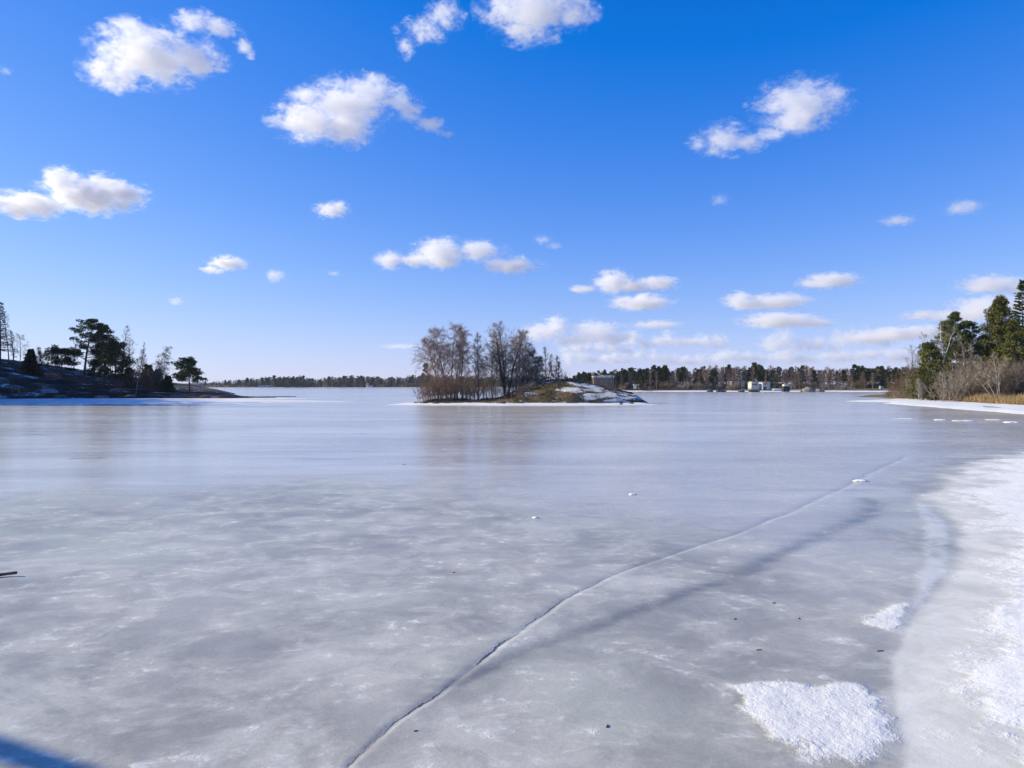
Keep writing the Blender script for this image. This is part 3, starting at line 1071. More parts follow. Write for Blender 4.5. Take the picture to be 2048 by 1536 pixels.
def rock_material():
    M = NT('mossy_rock')
    P = M.n('ShaderNodeNewGeometry')
    sp = M.n('ShaderNodeSeparateXYZ')
    M.t.links.new(P.outputs['Position'], sp.inputs[0])
    nz = M.n('ShaderNodeSeparateXYZ')
    M.t.links.new(P.outputs['Normal'], nz.inputs[0])
    mp = M.n('ShaderNodeMapping')
    M.t.links.new(P.outputs['Position'], mp.inputs['Vector'])
    mp.inputs['Rotation'].default_value = (0, math.radians(-24), 0)
    mp.inputs['Scale'].default_value = (.30, .5, 1.5)
    band = M.noise(mp.outputs[0], 1.0, 6, .66, .6)
    v = M.pos((1, 1, 1))
    n1 = M.noise(v, .8, 5, .62)
    n2 = M.noise(v, 4.5, 5, .68)
    moss = M.mix(M.ss(n2, .3, .7), (0.080, 0.076, 0.028), (0.20, 0.172, 0.064))
    heath = M.mix(M.ss(n2, .3, .7), (0.115, 0.078, 0.044), (0.30, 0.20, 0.115))
    rock = M.mix(M.ss(n2, .3, .7), (0.035, 0.034, 0.036), (0.12, 0.115, 0.11))
    x = sp.outputs[0]
    c = M.mix(M.ss(n1, .42, .58), heath, moss)
    left = M.math('SUBTRACT', 1.0, M.ss(x, 1.5, 5.5))
    c = M.mix(M.math('MULTIPLY', left, .55), c, heath)
    rk = M.math('MULTIPLY', M.ss(M.math('ADD', x, M.math('MULTIPLY', M.math('SUBTRACT', band, .5), 16.0)), 10.0, 13.5), .95)
    c = M.mix(rk, c, rock)
    f = M.math('ADD', band, M.math('MULTIPLY', M.math('SUBTRACT', n2, .5), .20))
    f = M.math('ADD', f, M.math('MULTIPLY', M.ss(x, 5.5, 10.0), .085))
    f = M.math('SUBTRACT', f, M.math('MULTIPLY', M.math('SUBTRACT', 1.0, M.ss(x, -1.0, 2.0)), .09))
    snow = M.math('MULTIPLY', M.ss(f, .565, .605), M.ss(nz.outputs[2], .35, .6))
    low = M.math('SUBTRACT', 1.0, M.ss(M.math('ADD', sp.outputs[2], M.math('MULTIPLY', M.math('SUBTRACT', n1, .5), .9)), .12, .30))
    snow = M.math('MAXIMUM', snow, low)
    c = M.mix(snow, c, (0.86, 0.85, 0.79))
    M.col(c)
    M.rough(.9)
    M.spec(.15)
    M.bump(M.math('ADD', M.math('MULTIPLY', n2, .6), M.math('MULTIPLY', n1, .6)), 1.0, .7)
    return M.m


ISLAND = grid_mesh(np.linspace(-16, 20, 260), np.linspace(96.5, 115, 150), island_h, rock_material(), 'island')


def ih(x, y):
    return float(island_h(np.array([x]), np.array([y]))[0])


# a skirt of snow on the ice round the islet, and one along the right shore
def snow_material():
    M = NT('snow')
    n = M.noise(M.pos((.3, 1, 1)), 1.2, 5, .6)
    M.col(M.mix(M.ss(n, .3, .7), (0.78, 0.775, 0.72), (0.87, 0.86, 0.80)))
    M.rough(.8)
    M.spec(.1)
    M.bump(n, .4, .2)
    return M.m


SNOW = snow_material()


def snow_sheet(outline, thick, seed, res=.4):
    pl = np.array(outline, float)
    x0, y0 = pl.min(0) - 1
    x1, y1 = pl.max(0) + 1

    def hf(X, Y):
        wx = (fbm(X, Y, seed + .1, 4, .35) - .5) * 2.2
        wy = (fbm(X * .5, Y, seed + .2, 4, .5) - .5) * 1.6
        d = poly_sd(X + wx, Y + wy, pl)
        return thick * sstep(d, -.1, 2.2) * (.6 + .8 * fbm(X, Y, seed + .3, 4, .5)) - .05 * sstep(-d, -.4, .3)
    return grid_mesh(np.arange(x0, x1, res), np.arange(y0, y1, res), hf, SNOW, 'snow', -.03)


snow_sheet([(-16.5, 97.2), (-13, 95.4), (-6, 94.2), (0, 93.4), (8, 93.2), (14, 94.2), (18, 96.6), (20.2, 99.8), (18.5, 105), (10, 115), (0, 113), (-10, 109), (-15, 103)], .22, 31)
snow_sheet([(53.5, 119), (58, 112), (53.5, 105), (51.5, 96), (49, 84), (46, 70), (44, 60), (60, 60), (68, 84), (72, 105), (77, 124), (80, 140), (72, 138), (62, 127)], .16, 33, .5)


# the wooded hill on the left ----------------------------------------------
def hill_h(X, Y):
    X = X + np.clip(Y - 148, 0, 60) * .42 * sstep(X, -88, -68)
    ridge = interp(X, [-200, -160, -129, -117, -109, -104, -96, -90, -80, -72, -64, -58, -55, -52],
                   [15, 13, 8.9, 6.9, 6.0, 5.2, 3.6, 2.5, 1.7, 1.25, .95, .75, .2, -.6])
    front = interp(X, [-200, -130, -118, -108, -101, -90, -70, -58, -53], [60, 118, 126, 134, 143, 147, 149, 148, 152])
    rid = np.maximum(front + 14, interp(X, [-200, -104, -80, -60, -52], [166, 164, 162, 158, 156]))
    back = interp(X, [-200, -100, -75, -62, -52], [330, 260, 205, 172, 158])
    back = np.maximum(back, rid + np.clip((-X - 50) * 1.5, 4, 60))
    t = np.where(Y < rid, (rid - Y) / (rid - front), (Y - rid) / (back - rid))
    s = np.where(Y < rid, 1 - np.clip(t, 0, 2) ** 1.9, 1 - np.clip(t, 0, 2) ** 2)
    n = (fbm(X, Y, 41., 5, .12) - .5) * 1.6 + (fbm(X, Y, 42., 4, .6) - .5) * .6
    h = ridge * s + n * np.clip(ridge * .25, .1, 1.0) * np.clip(1.1 - t, 0, 1)
    h = h + .28 * np.clip(1 - t, 0, .12) / .12
    return np.where(t > 1, -.05 - (t - 1) * 6, h)


def hill_material():
    M = NT('hill_ground')
    v = M.pos((1, 1, 1))
    n1 = M.noise(M.pos((.35, .6, 1.6)), .5, 5, .62, .4)
    n2 = M.noise(v, 1.6, 5, .66)
    c = M.mix(M.ss(n2, .3, .7), (0.026, 0.022, 0.018), (0.070, 0.055, 0.042))
    c = M.mix(M.ss(n1, .48, .60), c, (0.19, 0.165, 0.15))
    c = M.mix(M.ss(M.math('ADD', n1, M.math('MULTIPLY', M.math('SUBTRACT', n2, .5), .2)), 0.615, .65), c, (0.80, 0.79, 0.77))
    M.col(c)
    M.rough(.95)
    M.spec(.1)
    M.bump(n2, .8, .5)
    return M.m


grid_mesh(np.linspace(-200, -50, 200), np.linspace(40, 300, 260), hill_h, hill_material(), 'hill')


def hh(x, y):
    return float(hill_h(np.array([x]), np.array([y]))[0])


# the bank beyond the left edge of the view, which carries the wood that shades the snow
def bank_h(X, Y):
    d = -X - .70 * Y - 4.5 + (fbm(X, Y, 45., 4, .2) - .5) * 3
    h = 1.0 * sstep(d, 0, 5) + np.clip(d - 3, 0, 60) * .07 + (fbm(X, Y, 46., 4, .3) - .5) * .5 * sstep(d, 1, 6)
    return np.where(d < 0, d * .3 - .03, h) * sstep(Y, 40, 60) - .3 * (1 - sstep(Y, 40, 60)) - .6 * sstep(Y, 137, 143)


grid_mesh(np.linspace(-170, -30, 150), np.linspace(40, 143, 110), bank_h, hill_material(), 'bank')


def bh(x, y):
    return max(float(bank_h(np.array([x]), np.array([y]))[0]), hh(x, y))


# the right shore -----------------------------------------------------------
def shore_h(X, Y):
    edge = interp(Y, [40, 60, 88, 107, 124, 140, 158, 166, 172, 190, 230, 300], [58, 57, 62, 66, 70.5, 77, 79, 78, 84, 100, 125, 160])
    d = X - edge + (fbm(X, Y, 51., 4, .3) - .5) * 3
    h = .45 * sstep(d, 0, 3.5) + np.clip(d - 4, 0, 60) * .045 + (fbm(X, Y, 52., 4, .4) - .5) * .35 * sstep(d, 1, 6)
    return np.where(d < 0, np.maximum(-.02 + d * .2, -.5), h)


def shore_material():
    M = NT('shore_ground')
    v = M.pos((1, 1, 1))
    n1 = M.noise(v, .5, 5, .62)
    n2 = M.noise(v, 3.0, 5, .66)
    c = M.mix(M.ss(n2, .3, .7), (0.11, 0.075, 0.035), (0.30, 0.22, 0.11))
    c = M.mix(M.ss(n1, .5, .62), c, (0.10, 0.085, 0.06))
    c = M.mix(M.ss(n1, .66, .72), c, (0.8, 0.79, 0.77))
    M.col(c)
    M.rough(.95)
    M.spec(.1)
    M.bump(n2, .7, .4)
    return M.m


grid_mesh(np.linspace(50, 190, 200), np.linspace(40, 300, 260), shore_h, shore_material(), 'shore')


def sh(x, y):
    return float(shore_h(np.array([x]), np.array([y]))[0])


# far shores ---------------------------------------------------------------
def far_right_h(X, Y):
    edge = interp(X, [10, 20, 60, 100, 140, 160, 185, 230, 300], [352, 334, 322, 318, 316, 309, 300, 285, 270])
    d = Y - edge + (fbm(X, Y * .3, 61., 3, .12) - .5) * 3
    return np.where(d < 0, d * .05 - .02, .35 * sstep(d, 0, 2) + np.clip(d - 3, 0, 90) * .035 + (fbm(X, Y, 62., 3, .1) - .5) * .5 * sstep(d, 2, 10))


def far_material(name, lo, hi):
    M = NT(name)
    v = M.pos((1, 1, 1))
    n1 = M.noise(M.pos((.25, 1, 1)), .35, 4, .6)
    n2 = M.noise(v, 1.2, 4, .66)
    sp = M.n('ShaderNodeSeparateXYZ')
    M.t.links.new(M.n('ShaderNodeNewGeometry').outputs['Position'], sp.inputs[0])
    c = M.mix(M.ss(n2, .3, .7), lo, hi)
    snow = M.math('MAXIMUM', M.ss(n1, .60, .66), M.math('SUBTRACT', 1.0, M.ss(M.math('ADD', sp.outputs[2], M.math('MULTIPLY', M.math('SUBTRACT', n1, .5), .8)), .42, .52)))
    c = M.mix(snow, c, (0.82, 0.81, 0.79))
    M.col(c)
    M.rough(.95)
    M.spec(.1)
    return M.m


grid_mesh(np.linspace(10, 300, 240), np.linspace(265, 480, 140), far_right_h, far_material('far_shore_ground', (0.10, 0.085, 0.045), (0.22, 0.19, 0.11)), 'far_shore')


def fr(x, y):
    return float(far_right_h(np.array([x]), np.array([y]))[0])


def far_left_h(X, Y):
    edge = 905 + 12 * np.sin(X * .02) + (fbm(X, Y * .2, 63., 3, .03) - .5) * 20
    d = Y - edge
    return np.where(d < 0, d * .05 - .02, .5 * sstep(d, 0, 5) + np.clip(d - 8, 0, 200) * .03)


grid_mesh(np.linspace(-620, 330, 240), np.linspace(880, 1200, 60), far_left_h, far_material('far_hill_ground', (0.06, 0.05, 0.04), (0.13, 0.11, 0.08)), 'far_hill')


def fl(x, y):
    return float(far_left_h(np.array([x]), np.array([y]))[0])


# ------------------------------------------------------------------ trees of the islet
def spot(px, d, hf):
    x = gx(px, d)
    return (x, d, hf(x, d))


def height_to(py, d, base):
    return gz(py, d) - base


p = spot(893, 105, ih)
H = height_to(652, 105, p[2])
bare_tree('birch_tree', p, 'tall many-stemmed bare birch with drooping twigs, left end of the islet', 'birch tree', 'bare trees on the islet', 11,
          [(0, 0, (-.10, 0, 1), H * .97, .13), (.55, .3, (.05, .05, 1), H, .12), (-.7, .2, (-.24, -.05, 1), H * .84, .10)], TWIG_GREY, TWIG_PURPLE,
          nb=24, start=.30, reach=.40, up=.75, droop=.75, sub=7, tw=12, twl=.8, twr=.0095)
p = spot(925, 106, ih)
H = height_to(662, 106, p[2])
bare_tree('birch_tree', p, 'slim bare birch just right of the many-stemmed birch on the islet', 'birch tree', 'bare trees on the islet', 12,
          [(0, 0, (-.02, 0, 1), H, .12)], GREY_BARK, TWIG_PURPLE, nb=26, start=.33, reach=.32, up=.8, droop=.6, sub=6, tw=12, twl=.7, twr=.0095)
p = spot(948, 107, ih)
H = height_to(692, 107, p[2])
bare_tree('birch_tree', p, 'smaller thin bare birch between the birches and the dark alder on the islet', 'birch tree', 'bare trees on the islet', 13,
          [(0, 0, (.06, 0, 1), H, .08), (.5, .4, (.1, 0, 1), H * .8, .06)], GREY_BARK, TWIG_GREY, nb=20, start=.22, reach=.32, up=.85, droop=.4, sub=5, tw=10, twl=.6, twr=.0105)
p = spot(1010, 107.5, ih)
H = height_to(643, 107.5, p[2])
bare_tree('alder_tree', p, 'largest dark bare tree with forked trunk, middle of the islet', 'alder tree', 'bare trees on the islet', 14,
          [(0, 0, (-.20, 0, 1), H * .86, .20), (.1, .05, (.01, .05, 1), H, .19), (.35, 0, (.20, -.04, 1), H * .90, .16), (.1, .2, (-.40, .06, 1), H * .60, .12)], DARK_BARK, TWIG_GREY,
          nb=22, start=.24, reach=.40, up=.65, droop=.15, sub=7, tw=11, twl=.65, twr=.0095, wig=.08)
p = spot(1040, 107.5, ih)
H = height_to(672, 107.5, p[2])
bare_tree('alder_tree', p, 'pale thin-branched bare tree right of the largest dark one on the islet', 'alder tree', 'bare trees on the islet', 15,
          [(0, 0, (.03, 0, 1), H, .11), (-.5, .2, (-.06, 0, 1), H * .93, .09), (.5, .3, (.12, 0, 1), H * .75, .07)], GREY_BARK, TWIG_PURPLE,
          nb=22, start=.22, reach=.34, up=.75, droop=.25, sub=6, tw=11, twl=.6, twr=.0095)
p = spot(957, 106, ih)
H = height_to(668, 106, p[2])
bare_tree('alder_tree', p, 'tall whip-thin bare tree left of the largest dark one on the islet', 'alder tree', 'bare trees on the islet', 16,
          [(0, 0, (.0, 0, 1), H, .09)], GREY_BARK, TWIG_GREY, nb=24, start=.2, reach=.22, up=.9, droop=.2, sub=5, tw=10, twl=.55, twr=.0105)
for k, (px, top, d, lean_, lab) in enumerate(((878, 668, 106.5, -.12, 'outermost bare birch at the left end of the islet, behind the many-stemmed one'), (908, 656, 107, .02, 'bare birch in the middle of the islet birch group'),
                                              (985, 668, 108, -.08, 'bare tree close behind the largest dark one, to its left'), (1028, 664, 109, .10, 'bare tree close behind the largest dark one, to its right'),
                                              (1060, 700, 108.5, .16, 'lowest outer bare tree where the mound begins'))):
    p = spot(px, d, ih)
    H = height_to(top, d, p[2])
    bare_tree('birch_tree', p, lab, 'birch tree', 'bare trees on the islet', 240 + k, [(0, 0, (lean_, 0, 1), H, .09), (.4, .3, (lean_ + .12, 0, 1), H * .85, .07)], GREY_BARK, (TWIG_PURPLE, TWIG_GREY)[k > 1],
              nb=20, start=.22, reach=.34, up=.78, droop=.45, sub=6, tw=11, twl=.65, twr=.0105)
for k, (px, top, d, lab) in enumerate(((1092, 694, 109.5, 'tallest bare sapling behind the mossy mound'), (1073, 718, 109, 'bare sapling behind the mound, left of the tallest'),
                                       (1112, 712, 110, 'bare sapling behind the mound, right of the tallest'))):
    p = spot(px, d, ih)
    H = height_to(top, d, p[2])
    bare_tree('sapling', p, lab, 'sapling', 'saplings behind the mound', 20 + k,
              [(0, 0, (.0, 0, 1), H, .06), (.35, .2, (.06, 0, 1), H * .8, .045), (-.4, .1, (-.1, 0, 1), H * .7, .04)], GREY_BARK, TWIG_GREY,
              nb=16, start=.2, reach=.24, up=.95, droop=.1, sub=4, tw=7, twl=.45, twr=.010)

# shrubs of the islet: four kinds, copied
rs0 = np.random.RandomState(5)
ISLE_SHRUBS = []
for k, (mat, Hs, Ws, n, lean) in enumerate(((TWIG_RED, 3.6, 2.6, 34, .34), (TWIG_RED, 3.0, 3.0, 30, .5), (TWIG_BROWN, 3.8, 2.0, 24, .22), (TWIG_GREY, 2.6, 2.6, 26, .5))):
    me = shrub_arrays(np.random.RandomState(60 + k), Hs, Ws, n, 11, .5, .0095, .022, lean).mesh('shrub', mat)
    ISLE_SHRUBS.append(me)


def shrub(me, loc, label, group, rz, s):
    o = bpy.data.objects.new('shrub', me)
    COL.objects.link(o)
    o.location = loc
    o.rotation_euler = (0, 0, rz)
    o.scale = s if isinstance(s, tuple) else (s, s, s)
    return tag(o, label, 'shrub', group)


spots = [(846, 99.6, 1, .8), (858, 101, 0, .9), (872, 102, 1, 1.0), (884, 103.5, 0, 1.0), (905, 103, 0, 1.05), (918, 101.8, 1, 1.05), (936, 103.5, 0, 1.0), (950, 101.6, 0, .95),
         (962, 103, 2, 1.0), (975, 101.0, 2, .95), (988, 103.5, 2, 1.0), (1000, 100.6, 3, .9), (1020, 105.5, 2, .95), (1033, 105, 3, 1.0), (1050, 106, 2, .85), (1062, 107.5, 3, .9),
         (868, 104, 0, 1.0), (898, 100.4, 2, .7), (925, 104.5, 0, 1.05), (942, 100.2, 2, .75), (1012, 104.8, 2, 1.0), (1044, 106.8, 0, .8)]
TONE = ('dense red-brown', 'spreading red-brown', 'upright brown', 'low grey-brown')
for i, (px, d, k, s) in enumerate(spots):
    zone = ('at the left end of the islet' if px < 880 else 'at the foot of the islet birches' if px < 945 else 'between the birches and the dark alder' if px < 995 else
            'at the foot of the dark alder' if px < 1036 else 'where the islet rises to the mound')
    lab = TONE[k] + ' shrub ' + zone + (', front row' if d < 101.9 else ', back row')
    shrub(ISLE_SHRUBS[k], spot(px, d, ih), lab, 'thicket on the islet', rs0.uniform(0, 6.28), (s, s, s * rs0.uniform(.85, 1.15)))
for i, (px, d, s) in enumerate(((1078, 107, .42), (1095, 107.5, .40), (1112, 108, .42), (1128, 108, .40), (1058, 101.2, .5), (1040, 99.2, .45))):
    shrub(ISLE_SHRUBS[(3, 2)[i % 2]], spot(px, d, ih), ('low dark scrub on the crest under the left sapling', 'low dark scrub on the crest under the tallest sapling', 'low dark scrub on the crest under the right sapling',
                                                           'low dark scrub on the very top of the mossy mound', 'low scrub on the left flank of the mossy mound', 'low scrub at the left foot of the mossy mound')[i], 'scrub on the mound', rs0.uniform(0, 6.28), (s * 1.3, s * 1.3, s))

# heather and dead grass on the mound: tufts too many to count
Wd = Wood()
rs = np.random.RandomState(77)
N = 15000
gxs = rs.uniform(-12, 14.5, N)
gys = rs.uniform(97.4, 107, N)
keep = (fbm(gxs, gys, 71., 4, .6) + fbm(gxs, gys, 72., 3, 2.0) * .25 > np.where(gxs < 4, .60, .70))
gxs, gys = gxs[keep], gys[keep]
gz_ = island_h(gxs, gys)
ok = gz_ > .22
gxs, gys, gz_ = gxs[ok], gys[ok], gz_[ok]
m = len(gxs)
dd = np.stack([rs.normal(0, .45, m), rs.normal(0, .45, m), np.ones(m)], -1)
dd /= np.linalg.norm(dd, axis=1)[:, None]
sd = np.cross(dd, rs.normal(0, 1, (m, 3)))
sd /= np.linalg.norm(sd, axis=1)[:, None]
Wd.blades(np.stack([gxs, gys, gz_ - .02], -1), dd, sd, rs.uniform(.12, .38, m), rs.uniform(.02, .06, m))
HEATH = needle('heather', (0.075, 0.055, 0.028), (0.23, 0.17, 0.085), .8)
link('heather', Wd.mesh('heather', HEATH, False))['kind'] = 'stuff'

# boulders at the islet's waterline
def boulder_mesh(seed, flat=.6):
    v, f = ico(3)
    rs = np.random.RandomState(seed)
    o = Vector(rs.uniform(0, 50, 3))
    out = []
    for q in v:
        r = 1 + .35 * noise.noise(Vector(q) * .9 + o) + .16 * noise.noise(Vector(q) * 2.4 + o)
        out.append((q[0] * r, q[1] * r, max(q[2] * r * flat, -.25)))
    return mesh_from('boulder', out, f, BOULDER, True)


Mb = NT('boulder_rock')
nb_ = Mb.noise(Mb.pos((1, 1, 1)), 3.0, 5, .65)
Mb.col(Mb.mix(Mb.ss(nb_, .35, .65), (0.06, 0.055, 0.052), (0.20, 0.17, 0.15)))
Mb.rough(.9)
Mb.bump(nb_, .6, .1)
BOULDER = Mb.m
for i, (px, d, s, lab) in enumerate(((832, 98.0, .35, 'small dark boulder on the snow at the left tip of the islet'), (846, 97.6, .5, 'larger dark boulder on the snow under the leftmost islet shrub'),
                                     (872, 97.0, .4, 'low brown rock at the foot of the many-stemmed birch'), (1003, 96.6, .55, 'grey rock in the snow at the left foot of the mossy mound'),
                                     (1262, 97.2, .28, 'dark rock at the right foot of the mound'), (1242, 95.6, .2, 'small dark rock poking out of the snow before the right end of the mound'))):
    o = link('boulder', boulder_mesh(300 + i))
    o.location = (gx(px, d), d, max(ih(gx(px, d), d), .1) + .05)
    o.scale = (s * 1.3, s, s)
    tag(o, lab, 'boulder', 'boulders round the islet')


for i, (px, d, s_, lab) in enumerate(((205, 147.5, .9, 'dark boulder at the ice edge below the tallest left pine'), (262, 149, .7, 'boulder at the foot of the slender leaning birch'),
                                      (352, 149.5, .8, 'boulder at the ice edge below the small dark spruce'), (410, 149, .7, 'low rock on the point right of the flat-topped pine'),
                                      (120, 147, .8, 'boulder at the ice edge right of the covered boat'), (232, 152, 1.1, 'larger grey boulder on the slope below the bushy pine'))):
    o = link('boulder', boulder_mesh(320 + i))
    o.location = (gx(px, d), d, max(hh(gx(px, d), d), .05) + .1)
    o.scale = (s_ * 1.5, s_, s_)
    tag(o, lab, 'boulder', 'boulders on the left shore')


# ------------------------------------------------------------------ trees of the left hill
GL = 'trees on the left hill'
p = spot(167, 160, hh)
H = height_to(638, 160, p[2])
pine(p, 'tall dark pine with a broad layered crown, highest tree on the left hill', 101, H, .28, .34, 4.3, group=GL, flat=.36, n_limb=34, top_round=.5, skew=-.15, nb=84, lift=.35, puff=1.0)
p = spot(208, 163, hh)
H = height_to(651, 163, p[2])
pine(p, 'narrow pine just right of the tallest one on the left hill', 102, H, .22, .30, 2.7, group=GL, flat=.6, n_limb=36, top_round=.7, nb=80, puff=1.1)
p = spot(232, 158, hh)
H = height_to(684, 158, p[2])
pine(p, 'dense bushy pine right of the narrow pine on the left hill', 103, H, .2, .14, 3.4, group=GL, flat=.7, n_limb=44, top_round=.4, nb=90, puff=1.15)
p = spot(122, 164, hh)
H = height_to(704, 164, p[2])
pine(p, 'low spreading pine left of the tallest one on the left hill', 104, H, .18, .30, 3.4, group=GL, flat=.45, n_limb=26, top_round=.8, nb=70, skew=-.2)
p = spot(190, 170, hh)
H = height_to(722, 170, p[2])
pine(p, 'small pine on the crest between two pine trunks', 105, H, .1, .2, 1.6, group=GL, flat=.6, n_limb=16, nb=50)
p = spot(61, 158, hh)
H = height_to(699, 158, p[2])
spruce(p, 'dark pointed spruce standing alone on the slope, near the left edge', 106, H, .16, 2.3, group=GL, tiers=30, per=11, nb=26, w=.13)
p = spot(336, 157, hh)
H = height_to(752, 157, p[2])
spruce(p, 'small dark spruce at the foot of the hill, left of the flat-topped pine', 107, H, .08, 1.5, group=GL, tiers=20, per=9, nb=24, w=.12)
p = spot(380, 156, hh)
H = height_to(721, 156, p[2])
pine(p, 'flat-topped wind-bent pine alone on the low rocky point', 108, H, .16, .34, 3.2, group=GL, flat=.36, n_limb=30, lean=(-.05, 0), top_round=.85, nb=84, ln=.34, w=.08, pads=4, dead=2, skew=-.12, lift=.15)
p = spot(0, 170, hh)
H = height_to(604, 170, p[2])
spruce(p, 'tall ragged spruce cut by the left edge of the view', 109, H, .22, 2.0, group=GL, tiers=34, per=7, base=.22, nb=12, w=.08)
p = spot(27, 172, hh)
H = height_to(662, 172, p[2])
bare_tree('alder_tree', p, 'thin dark bare tree standing right of the tall birch near the left edge', 'alder tree', GL, 110, [(0, 0, (.0, 0, 1), H, .14)], DARK_BARK, TWIG_BROWN,
          nb=26, start=.2, reach=.14, up=.8, droop=.2, sub=4, tw=8, twl=.5, twr=.016)
p = spot(40, 170, hh)
H = height_to(668, 170, p[2])
bare_tree('birch_tree', p, 'spreading bare birch on the crest between the left edge and the pointed spruce', 'birch tree', GL, 115, [(0, 0, (.05, 0, 1), H, .10)], GREY_BARK, TWIG_GREY,
          nb=18, start=.3, reach=.34, up=.7, droop=.6, sub=4, tw=7, twl=.6, twr=.012)
p = spot(18, 166, hh)
H = height_to(622, 166, p[2])
bare_tree('birch_tree', p, 'tall bare birch with curved tips near the left edge of the hill', 'birch tree', GL, 111, [(0, 0, (.0, 0, 1), H, .13)], GREY_BARK, TWIG_GREY,
          nb=22, start=.35, reach=.20, up=.8, droop=.6, sub=4, tw=7, twl=.6, twr=.013)
p = spot(243, 166, hh)
H = height_to(652, 166, p[2])
bare_tree('birch_tree', p, 'tall bare birch rising behind the dense bushy pine', 'birch tree', GL, 112, [(0, 0, (.02, 0, 1), H, .13)], GREY_BARK, TWIG_GREY,
          nb=24, start=.35, reach=.22, up=.8, droop=.5, sub=4, tw=7, twl=.6, twr=.013)
p = spot(271, 150, hh)
H = height_to(684, 150, p[2])
bare_tree('birch_tree', p, 'slender nearly branchless birch leaning slightly right at the foot of the hill', 'birch tree', GL, 113, [(0, 0, (.16, 0, 1), H * 1.0, .11)], GREY_BARK, TWIG_GREY,  # grey bark stands in for the shade on this pale-stemmed birch
          nb=12, start=.6, reach=.12, up=.8, droop=.4, sub=3, tw=6, twl=.5, twr=.012, wig=.02)
p = spot(297, 156, hh)
H = height_to(690, 156, p[2])
bare_tree('birch_tree', p, 'birch leaning far right over the point, with hanging twigs', 'birch tree', GL, 114, [(0, 0, (.40, 0, 1), H * 1.06, .12)], GREY_BARK, TWIG_GREY,
          nb=22, start=.38, reach=.24, up=.75, droop=1.0, sub=5, tw=9, twl=.7, twr=.012, wig=.025)
for px, d, top, sd, lab in ((82, 172, 694, 251, 'bare tree on the crest right of the pointed spruce'), (112, 170, 702, 252, 'bare tree on the crest behind the low spreading pine, left one'),
                            (146, 172, 688, 253, 'bare tree on the crest just left of the tallest pine'), (186, 172, 676, 254, 'bare tree between the tallest pine and the narrow one'),
                            (222, 170, 664, 255, 'bare tree tip showing above the dense bushy pine'), (259, 164, 676, 256, 'bare tree right of the tall birch behind the bushy pine'),
                            (284, 162, 700, 257, 'small bare tree between the two leaning birches'), (324, 160, 706, 258, 'thin bare tree behind the far-leaning birch')):
    p = spot(px, d, hh)
    H = height_to(top, d, p[2])
    bare_tree('bare_tree', p, lab, 'bare tree', GL, sd, [(0, 0, (.03, 0, 1), H, .10), (.3, .2, (-.08, 0, 1), H * .8, .06)], DARK_BARK, TWIG_BROWN,
              nb=18, start=.3, reach=.24, up=.8, droop=.4, sub=4, tw=7, twl=.6, twr=.012)
HILL_SHRUB = shrub_arrays(np.random.RandomState(90), 4.5, 3.6, 44, 14, .6, .016, .03, .45).mesh('shrub', TWIG_RED)
HILL_SHRUB2 = shrub_arrays(np.random.RandomState(91), 3.6, 3.0, 34, 12, .6, .015, .028, .5).mesh('shrub', TWIG_BROWN)
for px, d, top, k in ((292, 156, 727, 0), (306, 157, 735, 0), (318, 158, 742, 0), (282, 157, 746, 1), (200, 156, 752, 1), (222, 154, 757, 1), (248, 155, 754, 1), (262, 158, 757, 0), (135, 158, 752, 1),
                      (105, 160, 748, 1), (40, 156, 752, 1), (14, 160, 742, 1), (80, 154, 760, 1), (155, 153, 765, 1), (178, 152, 768, 1)):
    p = spot(px, d, hh)
    H = max(1.2, height_to(top, d, p[2]))
    me = (HILL_SHRUB, HILL_SHRUB2)[k]
    s = H / (4.5, 3.6)[k]
    zone = ('near the left edge' if px < 50 else 'beside the pointed spruce' if px < 115 else 'under the tall layered pine' if px < 185 else 'under the dense bushy pine' if px < 255 else
            'left of the slender leaning birch' if px < 285 else 'between the two leaning birches' if px < 310 else 'under the far-leaning birch')
    shrub(me, p, ('dark red-brown', 'dark brown')[k] + ' bare shrub ' + zone + ' on the left hill', 'shrubs on the left hill', rs0.uniform(0, 6.28), (max(s, .6), max(s, .6), s))
hill_pine = None
for px, d, top, w, seed in ((296, 161, 732, 1.8, 141), (314, 162, 741, 1.4, 142), (262, 162, 738, 1.6, 143)):
    p = spot(px, d, hh)
    H = height_to(top, d, p[2])
    pine(p, {296: 'bushy young pine inside the red-brown shrubs', 314: 'smallest young pine behind the far-leaning birch', 262: 'young pine left of the slender leaning birch'}[px], seed, H, .1, .1, w,
         group=GL, flat=.7, n_limb=18, top_round=.3, nb=60)

# the wood goes on beyond the left edge of the view and shades the snow along the shore
wood_pine = pine((-95, 118, bh(-95, 118)), 'shore pine of the wood beyond the left edge, shading the snow', 151, 19, .27, .2, 3.6, group='wood beyond the left edge', flat=.6, n_limb=26, nb=60)
wood_spruce = spruce((-103, 126, bh(-103, 126)), 'shore spruce of the wood beyond the left edge, shading the snow', 152, 20, .24, 3.2, group='wood beyond the left edge', w=.16, nb=18)
rs = np.random.RandomState(15)
for i in range(90):
    y = 96 + 110 * (i + rs.rand()) / 90
    x = -(y * .72 + rs.uniform(7, 27))
    z = bh(x, y)
    if z < .2:
        continue
    k = rs.randint(2)
    dup((wood_pine, wood_spruce)[k], (x, y, z - .1), rs.uniform(0, 6.28), rs.uniform(.95, 1.25),
        ('shore pine', 'shore spruce')[k] + ' of the wood beyond the left edge, shading the snow')

# the pine near the photographer whose trunk throws the dark band across the lower left corner
near_p = pine((-17.2, 11.9, -.3), 'leaning bare-trunked pine beside the viewer, its shadow crossing the ice', 161, 16.5, .15, .76, 2.2, flat=.5, n_limb=14, nb=40, dead=0, lean=(.1, -.8))


